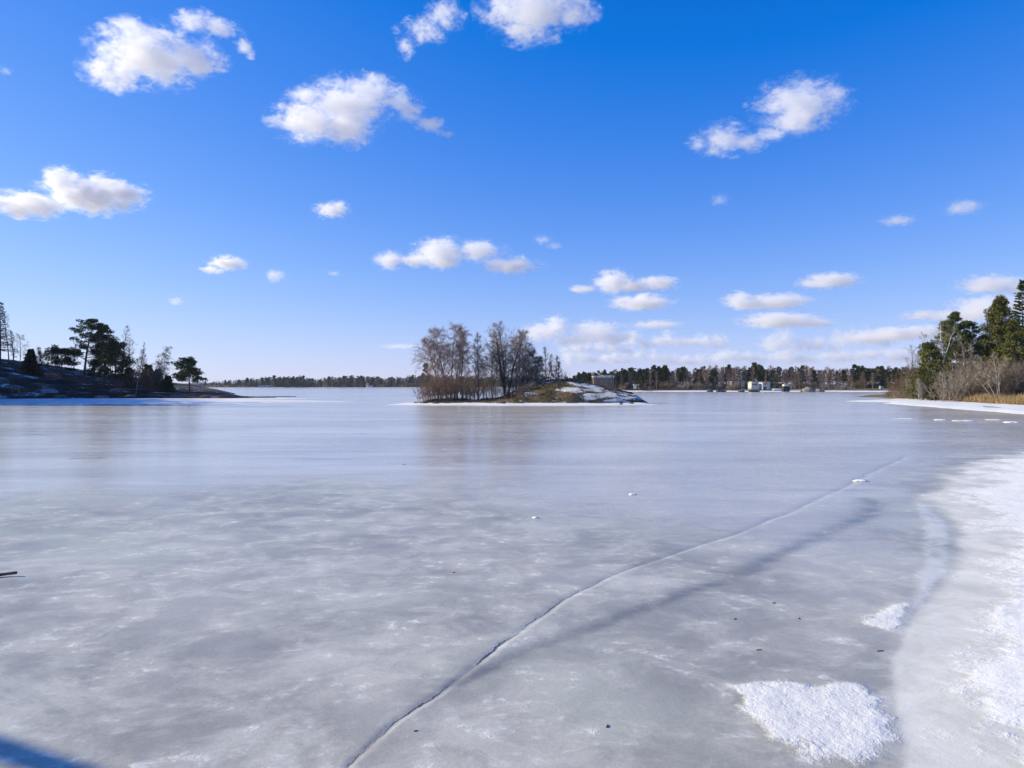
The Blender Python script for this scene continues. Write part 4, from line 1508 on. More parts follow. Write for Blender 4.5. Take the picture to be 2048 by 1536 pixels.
# ------------------------------------------------------------------ the right shore
GR = 'trees on the right shore'
p = spot(1858, 127, sh)
H = height_to(688, 127, p[2])
pine(p, 'young bushy olive pine, leftmost evergreen on the right shore', 201, H, .15, .04, 3.0, mat=OLIVE_NEEDLES, group=GR, flat=.8, n_limb=54, top_round=.25, nb=80, ln=.36, w=.075, lift=.6, dead=0)
p = spot(1846, 122, sh)
H = height_to(742, 122, p[2])
pine(p, 'low olive pine bush in front of the leftmost evergreen on the right shore', 202, H, .1, .03, 2.3, mat=OLIVE_NEEDLES, group=GR, flat=.8, n_limb=26, top_round=.35, nb=70, ln=.34, w=.07, lift=.5, dead=0)
p = spot(1878, 124, sh)
H = height_to(722, 124, p[2])
pine(p, 'second olive pine bush, right behind the low one on the right shore', 203, H, .1, .03, 2.4, mat=OLIVE_NEEDLES, group=GR, flat=.8, n_limb=26, top_round=.3, nb=70, ln=.34, w=.07, lift=.5, dead=0)
p = spot(1915, 134, sh)
H = height_to(624, 134, p[2])
pine(p, 'slim-trunked pine with a high narrow crown, behind the white forked birch', 204, H, .15, .46, 2.3, mat=RIGHT_NEEDLES, group=GR, flat=.6, n_limb=46, top_round=.5, nb=80, ln=.34, w=.062, puff=.9)
p = spot(1897, 138, sh)
H = height_to(641, 138, p[2])
pine(p, 'pine half hidden behind the white forked birch', 205, H, .17, .40, 2.1, mat=OLIVE_NEEDLES, group=GR, flat=.6, n_limb=40, top_round=.4, nb=80, ln=.34, w=.062, puff=.9)
p = spot(1991, 132, sh)
H = height_to(596, 132, p[2])
pine(p, 'tallest thick olive pine with a dense column crown on the right shore', 206, H, .24, .30, 3.1, mat=OLIVE_NEEDLES, group=GR, flat=.75, n_limb=90, top_round=.45, nb=100, ln=.34, w=.065, puff=1.0)
p = spot(1958, 136, sh)
H = height_to(640, 136, p[2])
pine(p, 'pine with drooping lower limbs, left of the tallest olive one', 207, H, .18, .32, 2.7, mat=RIGHT_NEEDLES, group=GR, flat=.5, n_limb=44, top_round=.3, nb=80, ln=.34, w=.062, puff=.9, droop=.3)
p = spot(2046, 126, sh)
H = height_to(560, 126, p[2])
spruce(p, 'tall layered spruce cut by the right edge of the view', 208, H, .22, 3.1, group=GR, tiers=28, per=11, base=.3, mat=RIGHT_NEEDLES, nb=24, w=.12)
p = spot(2036, 120, sh)
H = height_to(640, 120, p[2])
pine(p, 'bright olive pine under the layered spruce at the right edge', 209, H, .2, .14, 2.5, mat=OLIVE_NEEDLES, group=GR, flat=.7, n_limb=60, top_round=.25, nb=80, ln=.34, w=.065, puff=.95)
p = spot(2062, 140, sh)
H = height_to(610, 140, p[2])
pine(p, 'dark pine behind the layered spruce at the right edge', 210, H, .2, .3, 2.8, mat=RIGHT_NEEDLES, group=GR, flat=.6, n_limb=30, nb=66)

for px, d, top, w, seed, lab in ((2014, 139, 652, 2.8, 231, 'dark pine filling the gap right of the tallest olive pine'), (1938, 141, 664, 2.6, 232, 'dark pine far back between the slim-trunked pine and the drooping one'),
                                 (1908, 127, 738, 2.3, 233, 'young olive pine right of the white forked birch'), (1975, 138, 690, 2.6, 234, 'dark low pine behind the pale broad tree')):
    p = spot(px, d, sh)
    H = height_to(top, d, p[2])
    pine(p, lab, seed, H, .14, .08, w, mat=OLIVE_NEEDLES if seed == 233 else RIGHT_NEEDLES, group=GR, flat=.7, n_limb=38, top_round=.5, nb=74, ln=.38, w=.08)
p = spot(1888, 128, sh)
Hf = height_to(713, 128, p[2])
rs = np.random.RandomState(211)
T, B = Wood(), Wood()
stem = bent((0, 0, -.2), (-.01, 0, 1), Hf + .2, 8, rs, .02)
T.tube(stem, .095 - .02 * np.linspace(0, 1, 9), 8)
for d, L, r in (((-.22, 0, 1), height_to(640, 128, p[2]) - Hf, .085), ((.42, .05, 1), (height_to(655, 128, p[2]) - Hf) * 1.05, .07), ((-.75, .1, 1), 3.2, .05)):
    bare_crown(T, B, rs, stem[-1] + np.array([0, 0, -.05]), d, L, r, nb=12, start=.25, reach=.34, up=.7, droop=.15, sub=4, tw=6, twl=.45, twr=.009, wig=.06, lift=.5)
o = tree_thing('birch_tree', p, 'white-barked bare birch with a forked trunk before the right pines', 'birch tree', GR)
link('trunk', T.mesh('trunk', bark('white_birch_bark', (0.55, 0.53, 0.50), (0.80, 0.78, 0.74), 4.0, .6)), o)
link('branches', B.mesh('branches', PALE_WOOD), o)

p = spot(1996, 108, sh)
H = height_to(700, 108, p[2])
bare_tree('oak_tree', p, 'pale bare broad-crowned tree standing by the reeds', 'bare tree', GR, 212, [(0, 0, (.0, 0, 1), H * .95, .14), (0, 0, (.38, .1, 1), H * .85, .10), (-.05, 0, (-.42, 0, 1), H * .82, .10)], PALE_WOOD, PALE_WOOD,
          nb=14, start=.35, reach=.30, up=.7, droop=-.1, sub=4, tw=7, twl=.4, twr=.009, wig=.08)
p = spot(1994, 104, sh)
T, B = Wood(), Wood()
rs = np.random.RandomState(213)
bare_crown(T, B, rs, (0, 0, .05), (-1.15, .1, 1), 4.9, .13, nb=10, start=.4, reach=.34, up=.6, droop=.1, sub=3, tw=5, twl=.4, twr=.009, wig=.05, lift=.25)
o = tree_thing('fallen_tree', p, 'half-fallen pale dead tree leaning left across the thicket', 'fallen tree', GR)
link('trunk', T.mesh('trunk', PALE_WOOD), o)
link('branches', B.mesh('branches', PALE_WOOD), o)
for px, d, top, lab, sd, wd in ((1843, 150, 668, 'grey bare tree rising behind the leftmost right-shore evergreens', 214, .3), (1828, 158, 690, 'fainter grey bare tree left of the other, behind the evergreens', 215, .34),
                                (1935, 122, 668, 'bare grey tree among the pines, right of the slim-trunked pine', 216, .2), (1965, 116, 712, 'low bare tree in the thicket left of the pale one', 217, .3),
                                (2022, 112, 715, 'bare tree right of the pale one by the reeds', 218, .3), (1838, 116, 758, 'thin pale stem at the left foot of the right-shore evergreens', 219, .2)):
    p = spot(px, d, sh)
    H = height_to(top, d, p[2])
    bare_tree('bare_tree', p, lab, 'bare tree', GR, sd, [(0, 0, (-.03, 0, 1), H, .011 * H + .01), (.2, .1, (.10, 0, 1), H * .85, .008 * H + .01)], GREY_BARK if px != 1838 else BIRCH_BARK, TWIG_GREY,
              nb=18, start=.3, reach=wd, up=.8, droop=.15, sub=4, tw=7, twl=.5, twr=.011)
for px, d, top, sd, lab in ((1800, 150, 738, 221, 'thin bare sapling at the tip of the right point, left one'), (1812, 146, 730, 222, 'thin bare sapling at the tip of the right point, middle one'),
                            (1824, 140, 722, 223, 'thin bare sapling at the tip of the right point, right one'), (1788, 152, 748, 224, 'smallest bare sapling at the outermost tip of the right point')):
    p = spot(px, d, sh)
    H = height_to(top, d, p[2])
    bare_tree('sapling', p, lab, 'sapling', 'saplings on the right point', sd, [(0, 0, (.0, 0, 1), H, .06), (.4, .3, (.08, 0, 1), H * .8, .05), (-.5, .2, (-.1, 0, 1), H * .85, .045)], GREY_BARK, TWIG_BROWN,
              nb=16, start=.2, reach=.22, up=.9, droop=.1, sub=4, tw=7, twl=.45, twr=.011)

R_SHRUB = [shrub_arrays(np.random.RandomState(95 + k), 4.2, 3.4, 40, 13, .55, .012, .026, (.4, .55, .3)[k]).mesh('shrub', (TWIG_BROWN, TWIG_GREY, TWIG_RED)[k]) for k in range(3)]
rs = np.random.RandomState(18)
RT = ('brown', 'grey', 'red-brown')
for i in range(64):
    px = 1893 + 170 * (i + rs.uniform(0, 1)) / 64
    d = rs.uniform(110, 134)
    p = spot(px, d, sh)
    top = 742 + rs.uniform(-24, 28)
    s = max(.5, height_to(top, d, p[2]) / 4.2)
    k = rs.randint(3) if px > 1965 and rs.rand() < .4 else rs.randint(2)
    zone = ('under the slim-trunked pine' if px < 1925 else 'under the pine with drooping limbs' if px < 1962 else 'left of the pale broad tree' if px < 1992 else
            'right of the pale broad tree' if px < 2025 else 'at the right edge of the view')
    lab = ('tall ' if top < 738 else 'low ') + RT[k] + ' shrub ' + zone + (', near the reeds' if d < 121 else ', at the back')
    shrub(R_SHRUB[k], p, lab, 'thicket under the right-shore pines', rs.uniform(0, 6.28), (s, s, s))
for i, (px, d, top) in enumerate(((1775, 158, 786), (1783, 155, 780), (1795, 146, 778), (1805, 140, 774), (1815, 134, 772), (1826, 128, 770), (1792, 150, 768), (1812, 145, 760), (1830, 138, 752))):
    p = spot(px, d, sh)
    s = max(.3, height_to(top, d, p[2]) / 4.2)
    shrub(R_SHRUB[(2, 0, 1)[i % 3]], p, (('red-brown', 'brown', 'grey')[i % 3] + (' bare shrub on the outer tip of the right point' if px < 1800 else ' bare shrub where the right point meets the evergreens') + (', low one' if top > 771 else ', tall one')), 'shrubs on the right point', rs.uniform(0, 6.28), (max(s, .45), max(s, .45), s))

# reeds along the right shore
Wd = Wood()
rs = np.random.RandomState(19)
N = 26000
ry = rs.uniform(66, 128, N)
rx = interp(ry, [40, 60, 88, 107, 124, 140], [58, 57, 62, 66, 70.5, 77]) + np.abs(rs.normal(0, 1, N)) * 2.6 + .3
dens = fbm(rx, ry, 81., 4, .25)
k = (dens > np.where(ry > 112, .56, .40))
rx, ry = rx[k], ry[k]
rz = shore_h(rx, ry)
m = len(rx)
dd = np.stack([rs.normal(.05, .16, m), rs.normal(0, .16, m), np.ones(m)], -1)
dd /= np.linalg.norm(dd, axis=1)[:, None]
sd = np.cross(dd, rs.normal(0, 1, (m, 3)))
sd /= np.linalg.norm(sd, axis=1)[:, None]
hgt = rs.uniform(.45, 1.25, m) * (.45 + 1.0 * fbm(rx, ry, 82., 3, .4))
Wd.blades(np.stack([rx, ry, rz - .03], -1), dd, sd, hgt, rs.uniform(.012, .03, m))
REED = needle('dry_reed', (0.22, 0.145, 0.06), (0.50, 0.37, 0.18), .6)
link('reeds', Wd.mesh('reeds', REED, False))['kind'] = 'stuff'
tag(bpy.data.objects['reeds'], None, None, None, 'stuff')


# ------------------------------------------------------------------ the far forests
def far_birch(seed, H=11.0, tw=.045, nt=20):
    rs = np.random.RandomState(seed)
    T = Wood()
    tr = bent((0, 0, -.2), (rs.normal(0, .03), 0, 1), H, 6, rs, .03)
    T.tube(tr, .11 * (1 - np.linspace(0, 1, 7)) + .02, 4)
    B = Wood()
    for b in range(20):
        t = .14 + .84 * b / 20
        p, ax = at(tr, t)
        az = b * 2.4
        bp = bent(p, (math.cos(az) * .6, math.sin(az) * .6, .9), H * .28 * (1.05 - t) ** .6, 4, rs, .1, -.2)
        B.tube(bp, .035 * (1 - .8 * np.linspace(0, 1, 5)), 3)
        fan_twigs(B, bp, rs, nt, 1.2, tw, .3)
    fan_twigs(B, tr[3:], rs, 24, 1.2, tw, .2)
    return T, B


FAR_PINE, FAR_SPRUCE, FAR_BIRCH, FAR_SHRUB = [], [], [], []
FAR_BARK = bark('far_birch_bark', (0.22, 0.19, 0.16), (0.46, 0.41, 0.36), 2.0, 1)
FAR_TWIG = bark('far_twigs', (0.125, 0.085, 0.07), (0.23, 0.16, 0.13), 1.0, 1)
FAR_PINE_N = needle('far_pine_needles', (0.020, 0.034, 0.014), (0.075, 0.085, 0.028), .5, .35)
FAR_SPR_N = needle('far_spruce_needles', (0.012, 0.022, 0.012), (0.040, 0.052, 0.024), .5, .35)


def two_mats(Ta, Tb, name, ma, mb):
    va, qa, ta = Ta.arrays()
    vb, qb, tb = Tb.arrays()
    v = np.concatenate([va, vb])
    q = np.concatenate([qa, qb + len(va)])
    t = np.concatenate([ta, tb + len(va)])
    me = mesh_qt(name, v, q, t, ma, False)
    me.materials.append(mb)
    mi = np.concatenate([np.zeros(len(qa)), np.ones(len(qb)), np.zeros(len(ta)), np.ones(len(tb))]).astype(np.int32)
    me.polygons.foreach_set('material_index', mi)
    return me, (v, q, t, mi)


FA = {}
for k in range(4):
    T, L, C = pine_parts(np.random.RandomState(400 + k), 11.5, .14, (.38, .22, .45, .15)[k], (1.7, 2.0, 1.8, 1.8)[k], flat=.75, n_limb=22, pads=2, nb=26, ln=.8, w=.22, dead=3, top_round=(.7, .6, .9, .4)[k])
    T.v += L.v
    T.q += [q + T.n for q in L.q]
    T.t += [q + T.n for q in L.t]
    T.n += L.n
    me, FA['p', k] = two_mats(T, C, 'pine_tree', PINE_BARK, FAR_PINE_N)
    FAR_PINE.append(me)
for k in range(3):
    T, C = spruce_parts(np.random.RandomState(420 + k), 12, .13, (1.7, 1.4, 2.0)[k], tiers=15, per=7, nb=6, ln=.9, w=.2)
    me, FA['s', k] = two_mats(T, C, 'spruce_tree', DARK_BARK, FAR_SPR_N)
    FAR_SPRUCE.append(me)
for k in range(4):
    T, B = far_birch(440 + k)
    me, FA['b', k] = two_mats(T, B, 'birch_tree', FAR_BARK, FAR_TWIG)
    FAR_BIRCH.append(me)
FAR_SHRUB = [shrub_arrays(np.random.RandomState(460 + k), 3.0, 3.0, 22, 12, .8, .03, .03, .4).mesh('shrub', (TWIG_BROWN, TWIG_GREY)[k]) for k in range(2)]


def far_tree(kind, k, loc, rz, s, label, group):
    me = {'p': FAR_PINE, 's': FAR_SPRUCE, 'b': FAR_BIRCH}[kind][k]
    o = bpy.data.objects.new({'p': 'pine_tree', 's': 'spruce_tree', 'b': 'birch_tree'}[kind], me)
    COL.objects.link(o)
    o.location = loc
    o.rotation_euler = (0, 0, rz)
    o.scale = s
    return tag(o, label, {'p': 'pine tree', 's': 'spruce tree', 'b': 'birch tree'}[kind], group)


# right: how tall and of what kind the forest is along its length (photograph x, top y, share of pine, spruce, birch)
PROFILE = [(1128, 752, .6, .1, .3), (1160, 746, .7, .1, .2), (1200, 742, .8, .0, .2), (1240, 738, .6, .2, .2), (1270, 735, .5, .3, .2), (1300, 731, .45, .45, .1), (1320, 729, .5, .4, .1),
           (1350, 736, .15, .05, .8), (1390, 734, .25, .05, .7), (1420, 730, .1, .1, .8), (1450, 729, .15, .1, .75), (1490, 731, .2, .25, .55), (1518, 727, .5, .3, .2), (1545, 731, .3, .3, .4),
           (1580, 733, .15, .05, .8), (1620, 729, .08, .02, .9), (1660, 733, .1, .0, .9), (1690, 737, .3, .2, .5), (1710, 731, .55, .35, .1), (1735, 730, .6, .3, .1), (1760, 729, .5, .2, .3), (1790, 733, .4, .2, .4), (1860, 735, .4, .2, .4)]
PX = [q[0] for q in PROFILE]
rs = np.random.RandomState(25)
NAMES = {'p': 'dark pine', 's': 'dark spruce', 'b': 'bare birch'}


def pick(px, rs):
    w = [interp(px, PX, [q[i] for q in PROFILE]) for i in (2, 3, 4)]
    r = rs.rand() * sum(w)
    return 'p' if r < w[0] else ('s' if r < w[0] + w[1] else 'b')


CLEAR = [(1183, 1232, 338), (1498, 1552, 344), (1458, 1494, 346)]     # gaps before the buildings: (x from, x to, nothing nearer than)
n_near = 0
for row, (d0, d1, n) in enumerate(((330, 338, 48), (340, 352, 90), (352, 366, 120))):
    for i in range(n):
        px = 1130 + 720 * (i + rs.uniform(-.1, 1.1)) / n
        d = rs.uniform(d0, d1)
        if any(a < px < b and d < c for a, b, c in CLEAR):
            continue
        if row == 0 and (1600 < px < 1700 or 1545 < px < 1585):
            continue
        kind = pick(px, rs)
        if row == 0 and rs.rand() < .5:
            kind = 'b'
        x = gx(px, d)
        z = fr(x, d)
        top = interp(px, PX, [q[1] for q in PROFILE]) + rs.uniform(-2, 12) + (8 if row == 0 else 0) + (3 if kind == 'b' else 0)
        H = height_to(top, d, z)
        base = {'p': 11.5, 's': 12.0, 'b': 11.0}[kind]
        s = H / base
        wd = s * rs.uniform(.85, 1.25)
        where = ('between the pinkish block and the islet mound' if px < 1182 else 'beside the pinkish block' if px < 1240 else 'behind the open-fronted shelter' if px < 1300 else
                 'in the tall dark clump left of the brown birches' if px < 1340 else 'in the brown birch stretch' if px < 1410 else 'behind the left jetty' if px < 1456 else
                 'behind the long pale building' if px < 1498 else 'behind the white house' if px < 1552 else 'behind the dark boat shed' if px < 1600 else
                 'behind the gravel mounds' if px < 1660 else 'behind the guard rail' if px < 1710 else 'beside the white hut')
        tall = ('low' if top > interp(px, PX, [q[1] for q in PROFILE]) + 9 else 'tall') + ' ' + {'p': 'dark pine', 's': 'dark spruce', 'b': 'bare birch'}[kind]
        far_tree(kind, rs.randint({'p': 4, 's': 3, 'b': 4}[kind]), (x, d, z - .1), rs.uniform(0, 6.28), (wd, wd, s),
                 tall + ' ' + where + (', front row', ', middle row', ', back row')[row], 'trees of the far right forest')

for px, top, s_ in ((1186, 744, .7), (1193, 750, .6), (1204, 742, .75), (1213, 752, .55), (1224, 745, .7), (1232, 748, .6), (1513, 748, .5), (1531, 742, .6), (1549, 746, .6), (1466, 742, .7), (1484, 744, .7)):
    d = 328.0 if px < 1300 else 324.0
    x = gx(px, d)
    z = fr(x, d)
    H = height_to(top, d, z)
    far_tree('b', (px // 3) % 4, (x, d, z - .1), px, (s_ * .55, s_ * .55, H / 11.0),
             'slim bare birch standing in front of the ' + ('pinkish block' if px < 1300 else 'long pale building' if px < 1500 else 'white house') + (', left of its middle' if px in (1186, 1193, 1204, 1466, 1513) else ', right of its middle'),
             'slim birches before the far houses')

# left: the hazy forest a kilometre off
LPROF = [(395, 762), (440, 760), (470, 759), (505, 756), (530, 754), (560, 752), (600, 752), (630, 755), (660, 754), (700, 751), (740, 753), (790, 754), (830, 751), (860, 749), (900, 750), (1000, 752), (1130, 752)]
for i in range(150):
    px = 385 + 495 * (i + rs.uniform(-.2, 1.2)) / 150
    d = rs.uniform(918, 950)
    if (515 < px < 546 or 730 < px < 748 or 376 < px < 400) and d < 940:
        d = 945
    r = rs.rand()
    pc = .55 if px < 640 else .25
    pc = .8 if px < 640 else .4
    kind = 's' if r < pc * .6 else ('p' if r < pc else 'b')
    x = gx(px, d)
    z = fl(x, d)
    top = interp(px, [q[0] for q in LPROF], [q[1] for q in LPROF]) + rs.uniform(-1.5, 5)
    H = height_to(top, d, z)
    s = H / {'p': 11.5, 's': 12.0, 'b': 11.0}[kind]
    wd = s * rs.uniform(.9, 1.3)
    far_tree(kind, rs.randint({'p': 4, 's': 3, 'b': 4}[kind]), (x, d, z - .2), rs.uniform(0, 6.28), (wd, wd, s), NAMES[kind] + ' in the hazy far forest, ' + ('between the flat-topped pine and the low white house' if px < 517 else 'behind the low white house' if px < 546 else 'in the dark spruce stretch' if px < 640 else
             'in the paler middle stretch' if px < 725 else 'behind the narrow white house' if px < 750 else 'in the reddish stretch beside the islet'), 'hazy forest left of the islet')
p = (gx(851, 880), 924, fl(gx(851, 880), 924))
far_tree('p', 1, (gx(851, 924), 924, p[2]), 0, (2.6, 2.6, 2.55), 'tall pale pine showing over the far forest at the left end of the islet', 'hazy forest left of the islet')


# coarse far trees for the joined mass
for k in range(3):
    T, L, C = pine_parts(np.random.RandomState(480 + k), 11.5, .14, (.3, .2, .15)[k], (1.7, 2.0, 1.8)[k], flat=.8, n_limb=10, pads=2, nb=9, ln=1.2, w=.5, dead=0, top_round=(.7, .6, .4)[k])
    FA['p', k] = two_mats(T, C, 'pine_tree', PINE_BARK, FAR_PINE_N)[1]
    T, C = spruce_parts(np.random.RandomState(490 + k), 12, .13, (1.9, 1.6, 2.1)[k], tiers=9, per=5, nb=3, ln=1.4, w=.5)
    FA['s', k] = two_mats(T, C, 'spruce_tree', DARK_BARK, FAR_SPR_N)[1]
    T, B = far_birch(500 + k, 11.0, .10, 5)
    FA['b', k] = two_mats(T, B, 'birch_tree', FAR_BARK, FAR_TWIG)[1]


def mass(name, items, mats):
    """many far trees that read as one mass, joined"""
    vs, qs, ts, mi_q, mi_t, n = [], [], [], [], [], 0
    for key, loc, rz, s, off in items:
        v, q, t, mi = FA[key]
        c, sn = math.cos(rz), math.sin(rz)
        w = v * np.array(s)
        w = np.stack([w[:, 0] * c - w[:, 1] * sn, w[:, 0] * sn + w[:, 1] * c, w[:, 2]], -1) + np.array(loc)
        vs.append(w)
        qs.append(q + n)
        ts.append(t + n)
        mi_q.append(mi[:len(q)] + off)
        mi_t.append(mi[len(q):] + off)
        n += len(v)
    me = mesh_qt(name, np.concatenate(vs), np.concatenate(qs), np.concatenate(ts), None, False)
    for m_ in mats:
        me.materials.append(m_)
    me.polygons.foreach_set('material_index', np.concatenate(mi_q + mi_t).astype(np.int32))
    o = link(name, me)
    o['kind'] = 'stuff'
    return o


MATS = [PINE_BARK, FAR_PINE_N, DARK_BARK, FAR_SPR_N, FAR_BARK, FAR_TWIG]
OFF = {'p': 0, 's': 2, 'b': 4}
items = []
for i in range(330):
    px = 1128 + 730 * (i + rs.rand()) / 330
    d = rs.uniform(368, 400)
    kind = pick(px, rs)
    x = gx(px, d)
    z = fr(x, d)
    top = interp(px, PX, [q[1] for q in PROFILE]) + rs.uniform(0, 9) + (i % 3) * 7
    H = height_to(top, d, z)
    s = H / {'p': 11.5, 's': 12.0, 'b': 11.0}[kind]
    items.append(((kind, rs.randint(3)), (x, d, z), rs.uniform(0, 6.28), (s * 1.15, s * 1.15, s), OFF[kind]))
mass('forest', items, MATS)
items = []
for i in range(450):
    px = 380 + 760 * (i + rs.rand()) / 450
    d = rs.uniform(955, 1010)
    kind = 's' if rs.rand() < (.6 if px < 640 else .3) else ('p' if rs.rand() < .5 else 'b')
    x = gx(px, d)
    z = fl(x, d)
    top = interp(px, [q[0] for q in LPROF], [q[1] for q in LPROF]) + rs.uniform(0, 5) + (i % 3) * 3
    H = height_to(top, d, z)
    s = H / {'p': 11.5, 's': 12.0, 'b': 11.0}[kind]
    items.append(((kind, rs.randint(3)), (x, d, z), rs.uniform(0, 6.28), (s * 1.8, s * 1.8, s), OFF[kind]))
mass('forest', items, MATS)
# brush along the foot of the far right forest
for i in range(70):
    px = 1235 + 620 * (i + rs.rand()) / 70
    d = rs.uniform(326, 350)
    if (1495 < px < 1600 and d < 346) or (1600 < px < 1720 and d < 324):
        continue
    x = gx(px, d)
    s = rs.uniform(.7, 1.4)
    where = ('below the shelter and dark clump' if px < 1340 else 'below the brown birches' if px < 1420 else 'behind the jetties' if px < 1495 else 'beside the white house' if px < 1600 else 'round the guard rail' if px < 1720 else 'beside the white hut')
    shrub(FAR_SHRUB[rs.randint(2)], (x, d, fr(x, d) - .1), 'brown brush at the foot of the far forest, ' + where, 'far brush ' + where, rs.uniform(0, 6.28), (s * 1.3, s, s))


# ------------------------------------------------------------------ buildings and things on the far shore
def plain(name, c, rough=.7, var=.12, scale=2.0):
    M = NT(name)
    n = M.noise(M.pos((1, 1, 1), True), scale, 4, .6)
    M.col(M.mix(n, tuple(q * (1 - var) for q in c), tuple(min(1, q * (1 + var)) for q in c)))
    M.rough(rough)
    M.spec(.25)
    return M.m


WHITE = plain('white_paint', (0.62, 0.60, 0.55), .7, .25)
GREYW = plain('grey_wall', (0.42, 0.41, 0.41))
BRICK = plain('pinkish_wall', (0.20, 0.145, 0.125))
DARKW = plain('dark_cladding', (0.030, 0.032, 0.036))
ROOFW = plain('snowy_roof', (0.62, 0.61, 0.57), .8, .2)
ROOFD = plain('dark_roof', (0.06, 0.06, 0.065))
CREAM = plain('cream_wall', (0.24, 0.20, 0.15))
TIMBER = plain('weathered_timber', (0.30, 0.25, 0.19))
PANE = NT('window_pane')
PANE.col((0.03, 0.035, 0.045))
PANE.rough(.1)
PANE = PANE.m


def bx(x0, x1, y0, y1, z0, z1):
    v = [(x, y, z) for z in (z0, z1) for y in (y0, y1) for x in (x0, x1)]
    f = [(0, 2, 3, 1), (4, 5, 7, 6), (0, 1, 5, 4), (2, 6, 7, 3), (0, 4, 6, 2), (1, 3, 7, 5)]
    return v, f


def boxes(name, lst, mat, parent=None):
    vs, fs = [], []
    for b in lst:
        v, f = bx(*b)
        fs += [tuple(i + len(vs) for i in q) for q in f]
        vs += v
    return link(name, mesh_from(name, vs, fs, mat), parent)


def building(name, px, d, hf, label, cat='house', group=None):
    o = empty(name, spot(px, d, hf))
    o.location.z = round(o.location.z, 2)
    return tag(o, label, cat, group)


U = lambda d: d / F       # metres per photograph pixel at that distance

# the white house by the jetties
d = 326.0
b = building('house', 1520, d, fr, 'white flat-roofed house with two front wings, by the jetties on the far shore')
b.location.z = gz(778.5, d)
u = U(d)
boxes('wall', [(-17 * u, -3 * u, 0, 5, 0, 12.6 * u), (3 * u, 16.5 * u, -1.2, 5, -.2, 12.9 * u), (-3 * u, 3 * u, 1.2, 5, 0, 11.6 * u)], WHITE, b)
boxes('upper_storey', [(-9 * u, 29 * u, 5.02, 9.5, 0, 15.6 * u)], WHITE, b)
boxes('roof', [(-17.8 * u, -2.2 * u, -.3, 5, 12.6 * u, 13.4 * u)], ROOFW, b)
boxes('roof', [(2.4 * u, 17.2 * u, -1.5, 5, 12.9 * u, 13.7 * u)], ROOFW, b)
boxes('roof', [(-10 * u, 30 * u, 4.8, 9.9, 15.6 * u, 16.3 * u)], ROOFD, b)
for x0, x1, y, z0, z1 in ((-16, -12.6, -.04, 8.4, 11.2), (-12, -8.6, -.04, 8.4, 11.2), (-8, -4.6, -.04, 8.4, 11.2), (6.2, 9.2, -1.24, 9.4, 11.8), (10, 13, -1.24, 9.4, 11.8),
                          (19, 22.5, 4.98, 9.2, 14), (23.5, 27, 4.98, 9.2, 14)):
    w = boxes('window', [(x0 * u, x1 * u, y - .03, y + .02, z0 * u, z1 * u)], GREYW, b)
    boxes('pane', [((x0 + .35) * u, (x1 - .35) * u, y - .045, y - .032, (z0 + .35) * u, (z1 - .35) * u)], PANE, w)
boxes('door', [(5.6 * u, 11.0 * u, -1.28, -1.2, -.1, 5.4 * u)], DARKW, b)
boxes('chimney', [(4 * u, 6 * u, 7, 7.6, 16.3 * u, 19 * u)], GREYW, b)

# the long pale building left of it, half behind trees
d = 340.0
b = building('house', 1472, d, fr, 'long grey and white building among trunks, left of the white house')
b.location.z = gz(777, d)
u = U(d)
boxes('wall', [(-9 * u, 8 * u, 0, 7, 0, 15 * u), (12 * u, 19 * u, .5, 7, 0, 13 * u)], GREYW, b)
for x0, x1, z0, z1 in ((-2.4, .3, 7.2, 14), (4.6, 7.2, 7.2, 13.8), (12.6, 15.4, 2.4, 12.6), (-8.6, -6.4, 9, 14)):
    boxes('panel', [(x0 * u, x1 * u, -.12, -.02, z0 * u, z1 * u)], WHITE, b)
boxes('window', [(-5.6 * u, -3.2 * u, -.06, .02, 8 * u, 13 * u)], PANE, b)
boxes('window', [(1.2 * u, 3.8 * u, -.06, .02, 8 * u, 13 * u)], PANE, b)
boxes('roof', [(-10 * u, 9 * u, -.5, 7.5, 15 * u, 15.8 * u)], ROOFD, b)

# the larger building behind the mound
d = 338.0
b = building('apartment_house', 1208, d, fr, 'pinkish block with a snowy flat roof, showing over the right of the mound')
b.location.z = gz(774, d)
u = U(d)
boxes('wall', [(-20 * u, -4.0 * u, 1, 8, 0, 19 * u)], CREAM, b)
boxes('wall', [(-3.2 * u, 20 * u, 0, 8, 0, 19 * u)], BRICK, b)
boxes('roof', [(-20.6 * u, -3.4 * u, .5, 8.5, 19 * u, 22.6 * u)], ROOFW, b)
boxes('roof', [(-3.0 * u, 20.6 * u, -.4, 8.5, 19 * u, 23.4 * u)], ROOFW, b)
for i in range(5):
    for k in range(2):
        x0, z0 = -1.4 + i * 4.3, 4 + k * 8
        w = boxes('window', [(x0 * u, (x0 + 2.9) * u, -.05, .02, z0 * u, (z0 + 4.6) * u)], GREYW, b)
        boxes('pane', [((x0 + .4) * u, (x0 + 2.5) * u, -.07, -.052, (z0 + .4) * u, (z0 + 4.2) * u)], PANE, w)
for i in range(4):
    boxes('pillar', [((-19.6 + i * 5) * u, (-18.6 + i * 5) * u, .6, .9, 0, 19 * u)], CREAM, b)

# jetties
for (px0, px1, d, lab) in ((1417, 1452, 309, 'dark jetty on floats at the far shore, the left one'), (1480, 1519, 308, 'dark jetty on floats before the white house, the right one')):
    u = U(d)
    w = (px1 - px0) * u
    b = tag(empty('jetty', (gx(px0, d), d, 0)), lab, 'jetty', 'jetties on the far shore')
    boxes('deck', [(0, w, 0, 2.2, .62, .80)], TIMBER, b)
    for x0, x1 in ((-.2, 2.0), (w * .52, w * .52 + 2.0), (w - 1.8, w + .2)):
        boxes('float', [(x0, x1, .1, 2.1, -.05, .60)], DARKW, b)
    for x in (.4, w * .5, w - .4):
        boxes('post', [(x, x + .16, -.2, -.04, 0, 1.35)], TIMBER, b)

